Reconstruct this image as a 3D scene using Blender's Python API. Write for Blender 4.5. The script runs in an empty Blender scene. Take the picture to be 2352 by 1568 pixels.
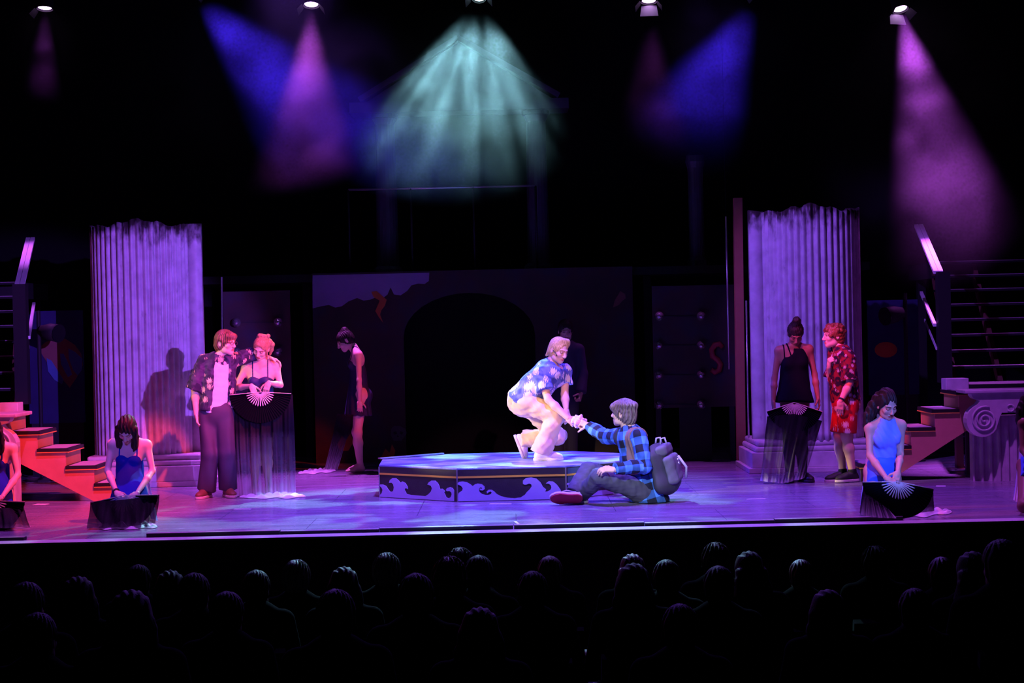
import bpy, bmesh, math, random
import numpy as np
from mathutils import Vector, Matrix, noise as mnoise

random.seed(7)
rng = np.random.default_rng(7)
S = bpy.context.scene
COL = S.collection

# ------------------------------------------------------------------ camera
FPX = 4000.0                      # focal length in pixels of the 2352x1568 frame
CAMZ = 1.7                        # eye height above the stage floor (z = 0)
PITCH = math.radians(0.56)
ROLL = math.radians(1.3)
fw = Vector((0, math.cos(PITCH), -math.sin(PITCH)))
r0 = Vector((1, 0, 0))
u0 = Vector((0, math.sin(PITCH), math.cos(PITCH)))
CR = r0 * math.cos(ROLL) - u0 * math.sin(ROLL)
CU = r0 * math.sin(ROLL) + u0 * math.cos(ROLL)
cam_d = bpy.data.cameras.new('camera')
cam_d.sensor_width = 36.0
cam_d.lens = 36.0 * FPX / 2352.0
cam_d.clip_end = 200
cam = bpy.data.objects.new('camera', cam_d)
COL.objects.link(cam)
cam.matrix_world = Matrix(((CR.x, CU.x, -fw.x, 0), (CR.y, CU.y, -fw.y, 0), (CR.z, CU.z, -fw.z, CAMZ), (0, 0, 0, 1)))
S.camera = cam

def W(px, py, Y):
    """point seen at pixel (px,py) lying at stage depth Y"""
    d = CR * (px - 1176.0) + CU * (784.0 - py) + fw * FPX
    t = Y / d.y
    return np.array((d.x * t, Y, CAMZ + d.z * t))

def G(px, py, z=0.0):
    """point seen at pixel on the horizontal plane z"""
    d = CR * (px - 1176.0) + CU * (784.0 - py) + fw * FPX
    t = (z - CAMZ) / d.z
    return np.array((d.x * t, d.y * t, z))

# ------------------------------------------------------------------ world + exposure
w = bpy.data.worlds.new('world'); S.world = w
w.use_nodes = True
w.node_tree.nodes['Background'].inputs[0].default_value = (0.02, 0.015, 0.06, 1)
w.node_tree.nodes['Background'].inputs[1].default_value = 0.006
S.view_settings.view_transform = 'Standard'
S.view_settings.look = 'None'
S.view_settings.gamma = 1.0
S.view_settings.use_curve_mapping = False
S.view_settings.exposure = 0.0

# ------------------------------------------------------------------ stage lighting
def spot(name, loc, aim, color, power, deg, blend=0.5, radius=0.08, gobo=None):
    l = bpy.data.lights.new(name, 'SPOT')
    l.energy = power; l.color = color; l.spot_size = math.radians(deg); l.spot_blend = blend
    l.shadow_soft_size = radius
    o = bpy.data.objects.new(name, l); COL.objects.link(o)
    o.location = loc
    o.rotation_euler = (Vector(aim) - Vector(loc)).to_track_quat('-Z', 'Y').to_euler()
    if gobo:
        l.use_nodes = True
        nt = l.node_tree
        em = nt.nodes['Emission']
        tc = nt.nodes.new('ShaderNodeTexCoord')
        nz = nt.nodes.new('ShaderNodeTexNoise'); nz.inputs['Scale'].default_value = gobo[0]; nz.inputs['Detail'].default_value = 2
        mr = nt.nodes.new('ShaderNodeMapRange')
        mr.inputs['From Min'].default_value = gobo[1]; mr.inputs['From Max'].default_value = gobo[2]
        mr.inputs['To Min'].default_value = 0.05; mr.inputs['To Max'].default_value = 2.0
        nt.links.new(tc.outputs['Normal'], nz.inputs['Vector'])
        nt.links.new(nz.outputs['Fac'], mr.inputs['Value'])
        nt.links.new(mr.outputs['Result'], em.inputs['Strength'])
    return o

MAG = (0.64, 0.10, 1.0)
BLU = (0.055, 0.02, 1.0)
VIO = (0.30, 0.09, 1.0)
RED = (1.0, 0.045, 0.05)
AMB = (1.0, 0.30, 0.10)

LAMP_Y = 21.0
def lampxyz(px, py): return tuple(W(px, py, LAMP_Y))
BACK = [  # pixel of the lens, aim, colour, power, cone, gobo
    ((103, 20), (-5.6, 20.0, 0.0), MAG, 700, 26, None),
    ((440, -22), (1.4, 17.6, 0.0), BLU, 5200, 36, None),
    ((715, 12), (-2.35, 19.3, 0.0), MAG, 4400, 36, None),
    ((1100, -8), (-0.70, 15.6, 0.0), (0.36, 0.85, 1.0), 2300, 47, (10.0, 0.47, 0.55)),
    ((1490, 4), (1.60, 19.8, 0.0), MAG, 1000, 34, None),
    ((1745, -20), (-0.2, 17.4, 0.0), BLU, 4000, 36, None),
    ((2068, 22), (5.45, 19.0, 0.0), MAG, 4600, 32, None),
]
for i, (pp, aim, c, p, deg, gb) in enumerate(BACK):
    spot('backlight', lampxyz(*pp), aim, c, p, deg, 0.35 if gb else 0.95, 0.03 if gb else 0.07, gb)

# front-of-house and wings
spot('warm_side_key', (-7.6, 15.6, 3.4), (0.0, 17.3, 0.60), (1.0, 0.76, 0.44), 5000, 10.0, 0.5, 0.05)
spot('followspot', (-2.6, 3.0, 6.5), (0.36, 17.6, 1.10), (1.0, 0.66, 0.44), 3600, 4.8, 0.6, 0.06)
spot('pink_key', (3.2, 2.5, 5.5), (0.42, 17.4, 1.05), (1.0, 0.26, 0.52), 3600, 5.4, 0.6, 0.06)
spot('cool_key', (-1.5, 4.0, 6.2), (1.15, 16.5, 0.5), (0.62, 0.66, 1.0), 9500, 6.2, 0.5, 0.06)
spot('violet_front', (4.6, 3.0, 3.5), (-3.75, 18.6, 1.6), VIO, 13500, 11.5, 0.35, 0.05)
spot('violet_front', (-1.0, 14.4, 6.3), (3.55, 19.3, 1.9), VIO, 2100, 27, 0.5, 0.05)
spot('red_front', (-1.2, 14.25, 4.9), (-4.5, 17.0, 0.35), RED, 3400, 36, 0.6, 0.05)
spot('red_front', (1.0, 14.25, 4.8), (-2.8, 17.85, 1.15), RED, 3900, 12, 0.6, 0.05)
spot('red_front', (-0.2, 14.25, 4.8), (3.38, 17.95, 1.1), RED, 1900, 9.5, 0.6, 0.05)
spot('red_front', (2.6, 14.25, 5.0), (-1.75, 20.4, 0.95), RED, 1700, 7, 0.6, 0.05)
spot('amber_wing', (-7.8, 16.8, 3.6), (-2.95, 17.75, 1.25), (1.0, 0.62, 0.32), 900, 9, 0.6, 0.05)
spot('red_front', (-1.2, 14.0, 4.2), (3.1, 14.85, 0.65), (1.0, 0.10, 0.10), 800, 9, 0.6, 0.05)
spot('pink_front', (1.5, 4.0, 5.5), (-2.75, 17.85, 1.2), (0.75, 0.22, 0.9), 1500, 5.0, 0.7, 0.05)
spot('blue_front', (2.4, 4.5, 5.0), (3.15, 14.75, 0.6), (0.12, 0.16, 1.0), 10500, 5.5, 0.6, 0.05)
spot('blue_front', (-2.6, 4.5, 5.0), (-3.42, 15.6, 0.5), (0.14, 0.08, 1.0), 3500, 4.6, 0.6, 0.05)
spot('magenta_top', (-3.2, 15.2, 6.6), (-3.3, 16.3, 0.0), (0.55, 0.09, 1.0), 1700, 58, 0.8, 0.08)
spot('blue_top', (0.0, 15.0, 6.6), (0.0, 16.2, 0.0), (0.20, 0.10, 1.0), 5400, 56, 0.8, 0.08)
spot('magenta_top', (3.4, 15.2, 6.6), (3.2, 16.3, 0.0), (0.55, 0.09, 1.0), 1600, 58, 0.8, 0.08)
spot('violet_back', (-2.4, 20.6, 6.4), (-1.5, 12.2, 0.2), (0.30, 0.10, 1.0), 1000, 44, 0.7, 0.06)
spot('violet_back', (2.4, 20.6, 6.4), (1.6, 12.2, 0.2), (0.30, 0.10, 1.0), 1000, 44, 0.7, 0.06)

# ------------------------------------------------------------------ materials
MATS = {}
def mat(name, color, rough=0.6, metal=0.0, spec=0.4, var=0.0, vscale=6.0, bump=0.0, bscale=60.0, emit=None, estr=0.0):
    if name in MATS: return MATS[name]
    m = bpy.data.materials.new(name); m.use_nodes = True
    nt = m.node_tree; b = nt.nodes['Principled BSDF']
    b.inputs['Base Color'].default_value = (*color, 1)
    b.inputs['Roughness'].default_value = rough
    b.inputs['Metallic'].default_value = metal
    b.inputs['Specular IOR Level'].default_value = spec
    tc = None
    if var or bump:
        tc = nt.nodes.new('ShaderNodeTexCoord')
    if var:
        n = nt.nodes.new('ShaderNodeTexNoise'); n.inputs['Scale'].default_value = vscale; n.inputs['Detail'].default_value = 6
        mx = nt.nodes.new('ShaderNodeMix'); mx.data_type = 'RGBA'
        mx.inputs[6].default_value = (*[c * (1 - var) for c in color], 1)
        mx.inputs[7].default_value = (*[min(1, c * (1 + var)) for c in color], 1)
        nt.links.new(tc.outputs['Object'], n.inputs['Vector'])
        nt.links.new(n.outputs['Fac'], mx.inputs[0])
        nt.links.new(mx.outputs[2], b.inputs['Base Color'])
    if bump:
        n2 = nt.nodes.new('ShaderNodeTexNoise'); n2.inputs['Scale'].default_value = bscale; n2.inputs['Detail'].default_value = 4
        bp = nt.nodes.new('ShaderNodeBump'); bp.inputs['Strength'].default_value = bump; bp.inputs['Distance'].default_value = 0.01
        nt.links.new(tc.outputs['Object'], n2.inputs['Vector'])
        nt.links.new(n2.outputs['Fac'], bp.inputs['Height'])
        nt.links.new(bp.outputs['Normal'], b.inputs['Normal'])
    if emit:
        b.inputs['Emission Color'].default_value = (*emit, 1)
        b.inputs['Emission Strength'].default_value = estr
    MATS[name] = m
    return m

def new_mat(name):
    m = bpy.data.materials.new(name); m.use_nodes = True
    MATS[name] = m
    nt = m.node_tree
    return m, nt, nt.nodes, nt.links, nt.nodes['Principled BSDF']

def ramp(nodes, stops, interp='LINEAR'):
    r = nodes.new('ShaderNodeValToRGB'); r.color_ramp.interpolation = interp
    e = r.color_ramp.elements
    while len(e) < len(stops): e.new(0.5)
    for k, (p, c) in enumerate(stops):
        e[k].position = p; e[k].color = (*c, 1) if len(c) == 3 else c
    return r

def stage_floor_mat():
    m, nt, N, L, b = new_mat('stage_floor_paint')
    tc = N.new('ShaderNodeTexCoord')
    mp = N.new('ShaderNodeMapping'); mp.inputs['Scale'].default_value = (0.5, 3.0, 1.0)
    n = N.new('ShaderNodeTexNoise'); n.inputs['Scale'].default_value = 2.0; n.inputs['Detail'].default_value = 9; n.inputs['Roughness'].default_value = 0.7
    r = ramp(N, [(0.30, (0.17, 0.15, 0.21)), (0.55, (0.23, 0.20, 0.28)), (0.75, (0.29, 0.26, 0.34))])
    r2 = ramp(N, [(0.3, (0.17,) * 3), (0.7, (0.30,) * 3)])
    sc = N.new('ShaderNodeTexNoise'); sc.inputs['Scale'].default_value = 34; sc.inputs['Detail'].default_value = 5
    r3 = ramp(N, [(0.67, (0, 0, 0)), (0.74, (1, 1, 1))])
    mx = N.new('ShaderNodeMix'); mx.data_type = 'RGBA'; mx.inputs[7].default_value = (0.5, 0.5, 0.5, 1)
    L.new(tc.outputs['Object'], mp.inputs['Vector']); L.new(mp.outputs[0], n.inputs['Vector'])
    mp2 = N.new('ShaderNodeMapping'); mp2.inputs['Scale'].default_value = (0.25, 2.0, 1.0)
    L.new(tc.outputs['Object'], mp2.inputs['Vector']); L.new(mp2.outputs[0], sc.inputs['Vector'])
    L.new(n.outputs['Fac'], r.inputs[0]); L.new(n.outputs['Fac'], r2.inputs[0])
    L.new(sc.outputs['Fac'], r3.inputs[0]); L.new(r3.outputs[0], mx.inputs[0]); L.new(r.outputs[0], mx.inputs[6])
    L.new(mx.outputs[2], b.inputs['Base Color']); L.new(r2.outputs[0], b.inputs['Roughness'])
    b.inputs['Specular IOR Level'].default_value = 0.5
    return m

def plaster_mat(name, base, zdirt=None):
    """painted plaster with brushed grime; zdirt=(z0,z1) soot near a broken top"""
    m, nt, N, L, b = new_mat(name)
    tc = N.new('ShaderNodeTexCoord'); n = N.new('ShaderNodeTexNoise')
    n.inputs['Scale'].default_value = 7; n.inputs['Detail'].default_value = 8
    L.new(tc.outputs['Object'], n.inputs['Vector'])
    r = ramp(N, [(0.3, tuple(c * 0.72 for c in base)), (0.65, base)])
    L.new(n.outputs['Fac'], r.inputs[0])
    out = r.outputs[0]
    if zdirt:
        sep = N.new('ShaderNodeSeparateXYZ'); L.new(tc.outputs['Object'], sep.inputs[0])
        mr = N.new('ShaderNodeMapRange'); mr.inputs['From Min'].default_value = zdirt[0]; mr.inputs['From Max'].default_value = zdirt[1]
        L.new(sep.outputs['Z'], mr.inputs['Value'])
        n2 = N.new('ShaderNodeTexNoise'); n2.inputs['Scale'].default_value = 12; n2.inputs['Detail'].default_value = 8
        mpp = N.new('ShaderNodeMapping'); mpp.inputs['Scale'].default_value = (1, 1, 0.5)
        L.new(tc.outputs['Object'], mpp.inputs[0]); L.new(mpp.outputs[0], n2.inputs['Vector'])
        ad = N.new('ShaderNodeMath'); ad.operation = 'ADD'
        L.new(mr.outputs[0], ad.inputs[0]); L.new(n2.outputs['Fac'], ad.inputs[1])
        r2 = ramp(N, [(0.62, (0, 0, 0)), (0.95, (1, 1, 1))])
        L.new(ad.outputs[0], r2.inputs[0])
        # noise alone stays under 0.62..0.7: only a few flecks low down
        mx = N.new('ShaderNodeMix'); mx.data_type = 'RGBA'; mx.inputs[7].default_value = (0.04, 0.03, 0.03, 1)
        L.new(r2.outputs[0], mx.inputs[0]); L.new(out, mx.inputs[6]); out = mx.outputs[2]
    L.new(out, b.inputs['Base Color'])
    b.inputs['Roughness'].default_value = 0.45
    b.inputs['Specular IOR Level'].default_value = 0.35
    return m

def cloud_paint_mat():
    m, nt, N, L, b = new_mat('mural_dark')
    tc = N.new('ShaderNodeTexCoord'); n = N.new('ShaderNodeTexNoise')
    n.inputs['Scale'].default_value = 2.2; n.inputs['Detail'].default_value = 6
    L.new(tc.outputs['Object'], n.inputs['Vector'])
    r = ramp(N, [(0.3, (0.014, 0.008, 0.008)), (0.5, (0.035, 0.013, 0.012)), (0.62, (0.02, 0.016, 0.028)), (0.75, (0.045, 0.02, 0.008))])
    L.new(n.outputs['Fac'], r.inputs[0]); L.new(r.outputs[0], b.inputs['Base Color'])
    b.inputs['Roughness'].default_value = 0.7
    return m

def blotch_mat(name, ground, c1, c2, scale=9.0, t=(0.42, 0.5, 0.58), soft=0.02, rough=0.75, pet=0.40):
    """printed floral cloth: leaf and petal blotches"""
    m, nt, N, L, b = new_mat(name)
    tc = N.new('ShaderNodeTexCoord')
    n1 = N.new('ShaderNodeTexNoise'); n1.inputs['Scale'].default_value = scale; n1.inputs['Detail'].default_value = 1.5; n1.inputs['Distortion'].default_value = 1.2
    v = N.new('ShaderNodeTexVoronoi'); v.inputs['Scale'].default_value = scale * 1.1
    L.new(tc.outputs['Object'], n1.inputs['Vector']); L.new(tc.outputs['Object'], v.inputs['Vector'])
    w_ = N.new('ShaderNodeTexWave'); w_.inputs['Scale'].default_value = scale * 2.2; w_.inputs['Distortion'].default_value = 9
    L.new(tc.outputs['Object'], w_.inputs['Vector'])
    # petals = close to voronoi cell centre, ragged by wave
    ad = N.new('ShaderNodeMath'); ad.operation = 'MULTIPLY_ADD'; ad.inputs[1].default_value = 0.16
    L.new(w_.outputs['Fac'], ad.inputs[0]); L.new(v.outputs['Distance'], ad.inputs[2])
    rp = ramp(N, [(pet - 0.03, (1, 1, 1)), (pet + 0.01, (0, 0, 0))])
    L.new(ad.outputs[0], rp.inputs[0])
    r1 = ramp(N, [(t[0], ground), (t[1], tuple(0.5 * (a + q) for a, q in zip(ground, c2))), (t[2], c2)])
    L.new(n1.outputs['Fac'], r1.inputs[0])
    mx = N.new('ShaderNodeMix'); mx.data_type = 'RGBA'; mx.inputs[7].default_value = (*c1, 1)
    L.new(rp.outputs[0], mx.inputs[0]); L.new(r1.outputs[0], mx.inputs[6])
    L.new(mx.outputs[2], b.inputs['Base Color'])
    b.inputs['Roughness'].default_value = rough; b.inputs['Specular IOR Level'].default_value = 0.2
    return m

def plaid_mat(name, light, dark, period=0.10):
    m, nt, N, L, b = new_mat(name)
    at = N.new('ShaderNodeAttribute'); at.attribute_name = 'cuv'
    sep = N.new('ShaderNodeSeparateXYZ'); L.new(at.outputs['Vector'], sep.inputs[0])
    def band(o):
        a = N.new('ShaderNodeMath'); a.operation = 'MULTIPLY'; a.inputs[1].default_value = 1.0 / period; L.new(o, a.inputs[0])
        f = N.new('ShaderNodeMath'); f.operation = 'FRACT'; L.new(a.outputs[0], f.inputs[0])
        g = N.new('ShaderNodeMath'); g.operation = 'GREATER_THAN'; g.inputs[1].default_value = 0.5; L.new(f.outputs[0], g.inputs[0])
        return g.outputs[0]
    s = N.new('ShaderNodeMath'); s.operation = 'ADD'; L.new(band(sep.outputs['X']), s.inputs[0]); L.new(band(sep.outputs['Y']), s.inputs[1])
    h = N.new('ShaderNodeMath'); h.operation = 'MULTIPLY'; h.inputs[1].default_value = 0.5; L.new(s.outputs[0], h.inputs[0])
    mid = tuple(0.35 * a + 0.65 * c for a, c in zip(dark, light))
    r = ramp(N, [(0.0, light), (0.25, light), (0.26, tuple(c * 0.62 for c in mid)), (0.75, tuple(c * 0.62 for c in mid)), (0.76, dark)], 'CONSTANT')
    L.new(h.outputs[0], r.inputs[0]); L.new(r.outputs[0], b.inputs['Base Color'])
    b.inputs['Roughness'].default_value = 0.85; b.inputs['Specular IOR Level'].default_value = 0.15
    return m

def skin_mat(name, tone):
    m, nt, N, L, b = new_mat(name)
    at = N.new('ShaderNodeAttribute'); at.attribute_name = 'tint'
    mx = N.new('ShaderNodeMix'); mx.data_type = 'RGBA'; mx.blend_type = 'MULTIPLY'; mx.inputs[0].default_value = 1
    mx.inputs[6].default_value = (*tone, 1); L.new(at.outputs['Color'], mx.inputs[7])
    L.new(mx.outputs[2], b.inputs['Base Color'])
    b.inputs['Roughness'].default_value = 0.5; b.inputs['Specular IOR Level'].default_value = 0.35
    return m

def hair_mat(name, c, dark=0.35, rough=0.42, spec=0.5):
    m, nt, N, L, b = new_mat(name)
    tc = N.new('ShaderNodeTexCoord'); mp = N.new('ShaderNodeMapping'); mp.inputs['Scale'].default_value = (1, 1, 0.22)
    n = N.new('ShaderNodeTexNoise'); n.inputs['Scale'].default_value = 130; n.inputs['Detail'].default_value = 3
    L.new(tc.outputs['Object'], mp.inputs[0]); L.new(mp.outputs[0], n.inputs['Vector'])
    r = ramp(N, [(0.35, tuple(q * dark for q in c)), (0.65, c)])
    L.new(n.outputs['Fac'], r.inputs[0]); L.new(r.outputs[0], b.inputs['Base Color'])
    bp = N.new('ShaderNodeBump'); bp.inputs['Strength'].default_value = 0.9; bp.inputs['Distance'].default_value = 0.004
    L.new(n.outputs['Fac'], bp.inputs['Height']); L.new(bp.outputs[0], b.inputs['Normal'])
    b.inputs['Roughness'].default_value = rough; b.inputs['Specular IOR Level'].default_value = spec
    return m

def veil_mat(name, top=(0.012, 0.010, 0.014), bottom=(0.75, 0.72, 0.78)):
    """silk dyed black at the fan and white at the tail; attribute dye.x = dye, dye.y = cover"""
    m, nt, N, L, b = new_mat(name)
    at = N.new('ShaderNodeAttribute'); at.attribute_name = 'dye'
    sep = N.new('ShaderNodeSeparateXYZ'); L.new(at.outputs['Vector'], sep.inputs[0])
    r = ramp(N, [(0.0, top), (0.55, tuple(0.75 * a + 0.25 * c for a, c in zip(top, bottom))), (1.0, bottom)])
    L.new(sep.outputs['X'], r.inputs[0]); L.new(r.outputs[0], b.inputs['Base Color'])
    L.new(sep.outputs['Y'], b.inputs['Alpha'])
    b.inputs['Roughness'].default_value = 0.7; b.inputs['Specular IOR Level'].default_value = 0.15
    return m

BLACK = mat('black_paint', (0.012, 0.012, 0.013), 0.7)
DRAPE = mat('black_drape', (0.006, 0.006, 0.007), 0.95, spec=0.1)

# ------------------------------------------------------------------ objects
def tag(o, label=None, cat=None, group=None, kind=None):
    if label: o['label'] = label
    if cat: o['category'] = cat
    if group: o['group'] = group
    if kind: o['kind'] = kind
    return o

def thing(name, loc, label, cat, group=None):
    o = bpy.data.objects.new(name, None); COL.objects.link(o)
    o.empty_display_size = 0.05
    o.location = tuple(loc)
    bpy.context.view_layer.update() if False else None
    return tag(o, label, cat, group)

def base_of(o):
    p = Vector((0, 0, 0))
    while o is not None:
        p = p + o.location; o = o.parent
    return np.array(p)

def link_mesh(name, V, F, m, parent=None, origin=None, smooth=True, tint=None, cuv=None, dye=None):
    """V,F in world coordinates; origin = world point of the object's origin"""
    V = np.asarray(V, dtype=np.float64).reshape(-1, 3)
    if parent is not None:
        o_w = base_of(parent)
    else:
        o_w = np.zeros(3) if origin is None else np.asarray(origin, dtype=float)
    me = bpy.data.meshes.new(name)
    if isinstance(F, np.ndarray) and F.ndim == 2:
        n, k = F.shape
        me.vertices.add(len(V)); me.vertices.foreach_set('co', (V - o_w).astype(np.float32).ravel())
        me.loops.add(n * k); me.loops.foreach_set('vertex_index', F.astype(np.int32).ravel())
        me.polygons.add(n)
        me.polygons.foreach_set('loop_start', np.arange(0, n * k, k, dtype=np.int32))
        me.update(calc_edges=True)
    else:
        me.from_pydata((V - o_w).tolist(), [], [list(map(int, f)) for f in F])
        me.update()
    if smooth:
        me.polygons.foreach_set('use_smooth', np.ones(len(me.polygons), dtype=bool))
    if tint is not None:
        a = me.color_attributes.new('tint', 'FLOAT_COLOR', 'POINT')
        a.data.foreach_set('color', np.hstack([tint, np.ones((len(V), 1))]).astype(np.float32).ravel())
    for nm, arr in (('cuv', cuv), ('dye', dye)):
        if arr is not None:
            a = me.attributes.new(nm, 'FLOAT_VECTOR', 'POINT')
            a.data.foreach_set('vector', np.asarray(arr, dtype=np.float32).ravel())
    if m is not None: me.materials.append(m)
    o = bpy.data.objects.new(name, me); COL.objects.link(o)
    if parent is not None: o.parent = parent
    else: o.location = tuple(o_w)
    return o

class MB:
    """collects simple solids in world space"""
    def __init__(s): s.v = []; s.f = []
    def add(s, V, F):
        k = len(s.v); s.v += [tuple(map(float, p)) for p in V]; s.f += [tuple(i + k for i in f) for f in F]; return s
    def box(s, lo, hi):
        x0, y0, z0 = lo; x1, y1, z1 = hi
        return s.hexa([(x0, y0, z0), (x1, y0, z0), (x1, y1, z0), (x0, y1, z0), (x0, y0, z1), (x1, y0, z1), (x1, y1, z1), (x0, y1, z1)])
    def hexa(s, P):
        return s.add(P, [(0, 3, 2, 1), (4, 5, 6, 7), (0, 1, 5, 4), (1, 2, 6, 5), (2, 3, 7, 6), (3, 0, 4, 7)])
    def bar(s, a, b, wx, wz, up=(0, 0, 1)):
        a = Vector(a); b = Vector(b); d = (b - a).normalized(); u = Vector(up)
        if abs(d.dot(u)) > 0.98: u = Vector((0, 1, 0))
        r = d.cross(u).normalized(); u = r.cross(d)
        P = []
        for c in (a, b):
            for sx, sz in ((-1, -1), (1, -1), (1, 1), (-1, 1)):
                P.append(c + r * sx * wx / 2 + u * sz * wz / 2)
        return s.add(P, [(0, 1, 2, 3), (7, 6, 5, 4), (1, 0, 4, 5), (2, 1, 5, 6), (3, 2, 6, 7), (0, 3, 7, 4)])
    def tube(s, pts, rad, n=10, cap=True):
        pts = [Vector(p) for p in pts]
        if not hasattr(rad, '__len__'): rad = [rad] * len(pts)
        k0 = len(s.v); rings = []
        prev = None
        for i, p in enumerate(pts):
            d = (pts[min(i + 1, len(pts) - 1)] - pts[max(i - 1, 0)]).normalized()
            if prev is None:
                q = Vector((0, 0, 1)) if abs(d.z) < 0.9 else Vector((1, 0, 0))
                r = d.cross(q).normalized()
            else:
                r = (prev - d * prev.dot(d)).normalized()
            prev = r; u = d.cross(r)
            for j in range(n):
                a = 2 * math.pi * j / n
                s.v.append(tuple(p + (r * math.cos(a) + u * math.sin(a)) * rad[i]))
        for i in range(len(pts) - 1):
            for j in range(n):
                a = k0 + i * n + j; b = k0 + i * n + (j + 1) % n
                s.f.append((a, b, b + n, a + n))
        if cap:
            s.f.append(tuple(k0 + j for j in reversed(range(n))))
            s.f.append(tuple(k0 + (len(pts) - 1) * n + j for j in range(n)))
        return s
    def lathe(s, c, prof, n=24, axis='z'):
        k0 = len(s.v); c = Vector(c)
        for (r, h) in prof:
            for j in range(n):
                a = 2 * math.pi * j / n
                p = Vector((r * math.cos(a), r * math.sin(a), h))
                if axis == 'y': p = Vector((p.x, -p.z, p.y))
                s.v.append(tuple(c + p))
        for i in range(len(prof) - 1):
            for j in range(n):
                a = k0 + i * n + j; b = k0 + i * n + (j + 1) % n
                s.f.append((a, b, b + n, a + n))
        s.f.append(tuple(k0 + j for j in reversed(range(n))))
        s.f.append(tuple(k0 + (len(prof) - 1) * n + j for j in range(n)))
        return s
    def prism(s, poly, off):
        """polygon of 3d points extruded by vector off"""
        n = len(poly); off = Vector(off)
        P = [Vector(p) for p in poly]
        k = len(s.v)
        s.v += [tuple(p) for p in P] + [tuple(p + off) for p in P]
        nor = Vector((0, 0, 0))
        for i in range(n):
            a, b = P[i], P[(i + 1) % n]
            nor += a.cross(b)
        fl = nor.dot(off) < 0
        top = tuple(range(k + n, k + 2 * n)); bot = tuple(reversed(range(k, k + n)))
        sides = [(k + i, k + (i + 1) % n, k + n + (i + 1) % n, k + n + i) for i in range(n)]
        F = [top, bot] + sides
        if fl: F = [tuple(reversed(f)) for f in F]
        s.f += F
        return s
    def build(s, name, m, parent=None, smooth=False, origin=None):
        return link_mesh(name, np.array(s.v), s.f, m, parent, origin, smooth)

def bevel(o, wd=0.006, seg=2):
    md = o.modifiers.new('bevel', 'BEVEL'); md.width = wd; md.segments = seg; md.limit_method = 'ANGLE'; md.angle_limit = math.radians(40)
    return o

# ------------------------------------------------------------------ implicit surfaces (bodies, clothes, hair)
def nets(F, o, h):
    Sg = F < 0
    c = np.zeros(tuple(n - 1 for n in F.shape), dtype=np.int8)
    for di in (0, 1):
        for dj in (0, 1):
            for dk in (0, 1):
                c += Sg[di:F.shape[0] - 1 + di, dj:F.shape[1] - 1 + dj, dk:F.shape[2] - 1 + dk]
    act = (c > 0) & (c < 8)
    idx = np.full(act.shape, -1, dtype=np.int64)
    I = np.argwhere(act); n = len(I)
    idx[act] = np.arange(n)
    pos = np.zeros((n, 3)); num = np.zeros(n)
    for ax in range(3):
        e = np.zeros(3, dtype=int); e[ax] = 1
        o1, o2 = [q for q in range(3) if q != ax]
        for a in (0, 1):
            for b in (0, 1):
                d = np.zeros(3, dtype=int); d[o1] = a; d[o2] = b
                A = I + d; B = A + e
                fa = F[A[:, 0], A[:, 1], A[:, 2]]; fb = F[B[:, 0], B[:, 1], B[:, 2]]
                m = (fa < 0) != (fb < 0)
                t = np.zeros(n); t[m] = fa[m] / (fa[m] - fb[m])
                p = A + t[:, None] * e
                pos[m] += p[m]; num[m] += 1
    V = np.asarray(o) + h * pos / num[:, None]
    Q = []
    for ax in range(3):
        o1, o2 = (ax + 1) % 3, (ax + 2) % 3
        sl0 = [slice(None)] * 3; sl1 = [slice(None)] * 3
        sl0[ax] = slice(0, -1); sl1[ax] = slice(1, None)
        for q in (o1, o2):
            sl0[q] = slice(1, -1); sl1[q] = slice(1, -1)
        s0 = Sg[tuple(sl0)]; s1 = Sg[tuple(sl1)]
        E = np.argwhere(s0 != s1)
        if len(E) == 0: continue
        inside0 = s0[s0 != s1]
        base = E.copy(); base[:, o1] += 1; base[:, o2] += 1
        def cell(d1, d2):
            k = base.copy(); k[:, o1] += d1; k[:, o2] += d2
            return idx[k[:, 0], k[:, 1], k[:, 2]]
        q = np.stack([cell(-1, -1), cell(0, -1), cell(0, 0), cell(-1, 0)], 1)
        q[~inside0] = q[~inside0][:, ::-1]
        Q.append(q)
    return V, np.concatenate(Q)

A3 = lambda p: np.asarray(p, dtype=np.float64)
def unit(v):
    v = A3(v); n = np.linalg.norm(v); return v / n if n > 1e-9 else v
def lerp(a, b, t): return A3(a) * (1 - t) + A3(b) * t

def cone(a, b, ra, rb, n=None, k=1.0, fa=False, fb=False, op='u', sm=0.02):
    """tapered capsule; flattened by k along n; flat ends fa/fb"""
    a, b = A3(a), A3(b); ab = b - a; L2 = max(1e-9, ab @ ab); dr = ab / math.sqrt(L2)
    nn = None
    if n is not None:
        nn = A3(n) - dr * (A3(n) @ dr); nn = unit(nn)
    def f(P):
        v = P - a
        t0 = (v @ ab) / L2
        t = np.clip(t0, 0, 1)
        q = v - t[..., None] * ab
        if nn is not None and k != 1.0:
            q = q + (q @ nn)[..., None] * nn * (1 / k - 1)
        d = np.sqrt((q * q).sum(-1)) - (ra + (rb - ra) * t)
        if fb: d = np.maximum(d, (t0 - 1) * math.sqrt(L2))
        if fa: d = np.maximum(d, -t0 * math.sqrt(L2))
        return d
    R = max(ra, rb)
    return (op, sm, f, np.minimum(a, b) - R, np.maximum(a, b) + R)

def ell(c, r, ax=None, op='u', sm=0.02):
    c = A3(c); r = A3(r); M = np.eye(3) if ax is None else np.array([unit(q) for q in ax])
    def f(P):
        q = ((P - c) @ M.T) / r
        k0 = np.sqrt((q * q).sum(-1))
        return (k0 - 1) * r.min()
    R = r.max()
    return (op, sm, f, c - R, c + R)

def plane(p, n, sm=0.0):
    """keeps the side that n points away from"""
    p = A3(p); n = unit(n)
    def f(P): return (P - p) @ n
    return ('c', sm, f, None, None)

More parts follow.
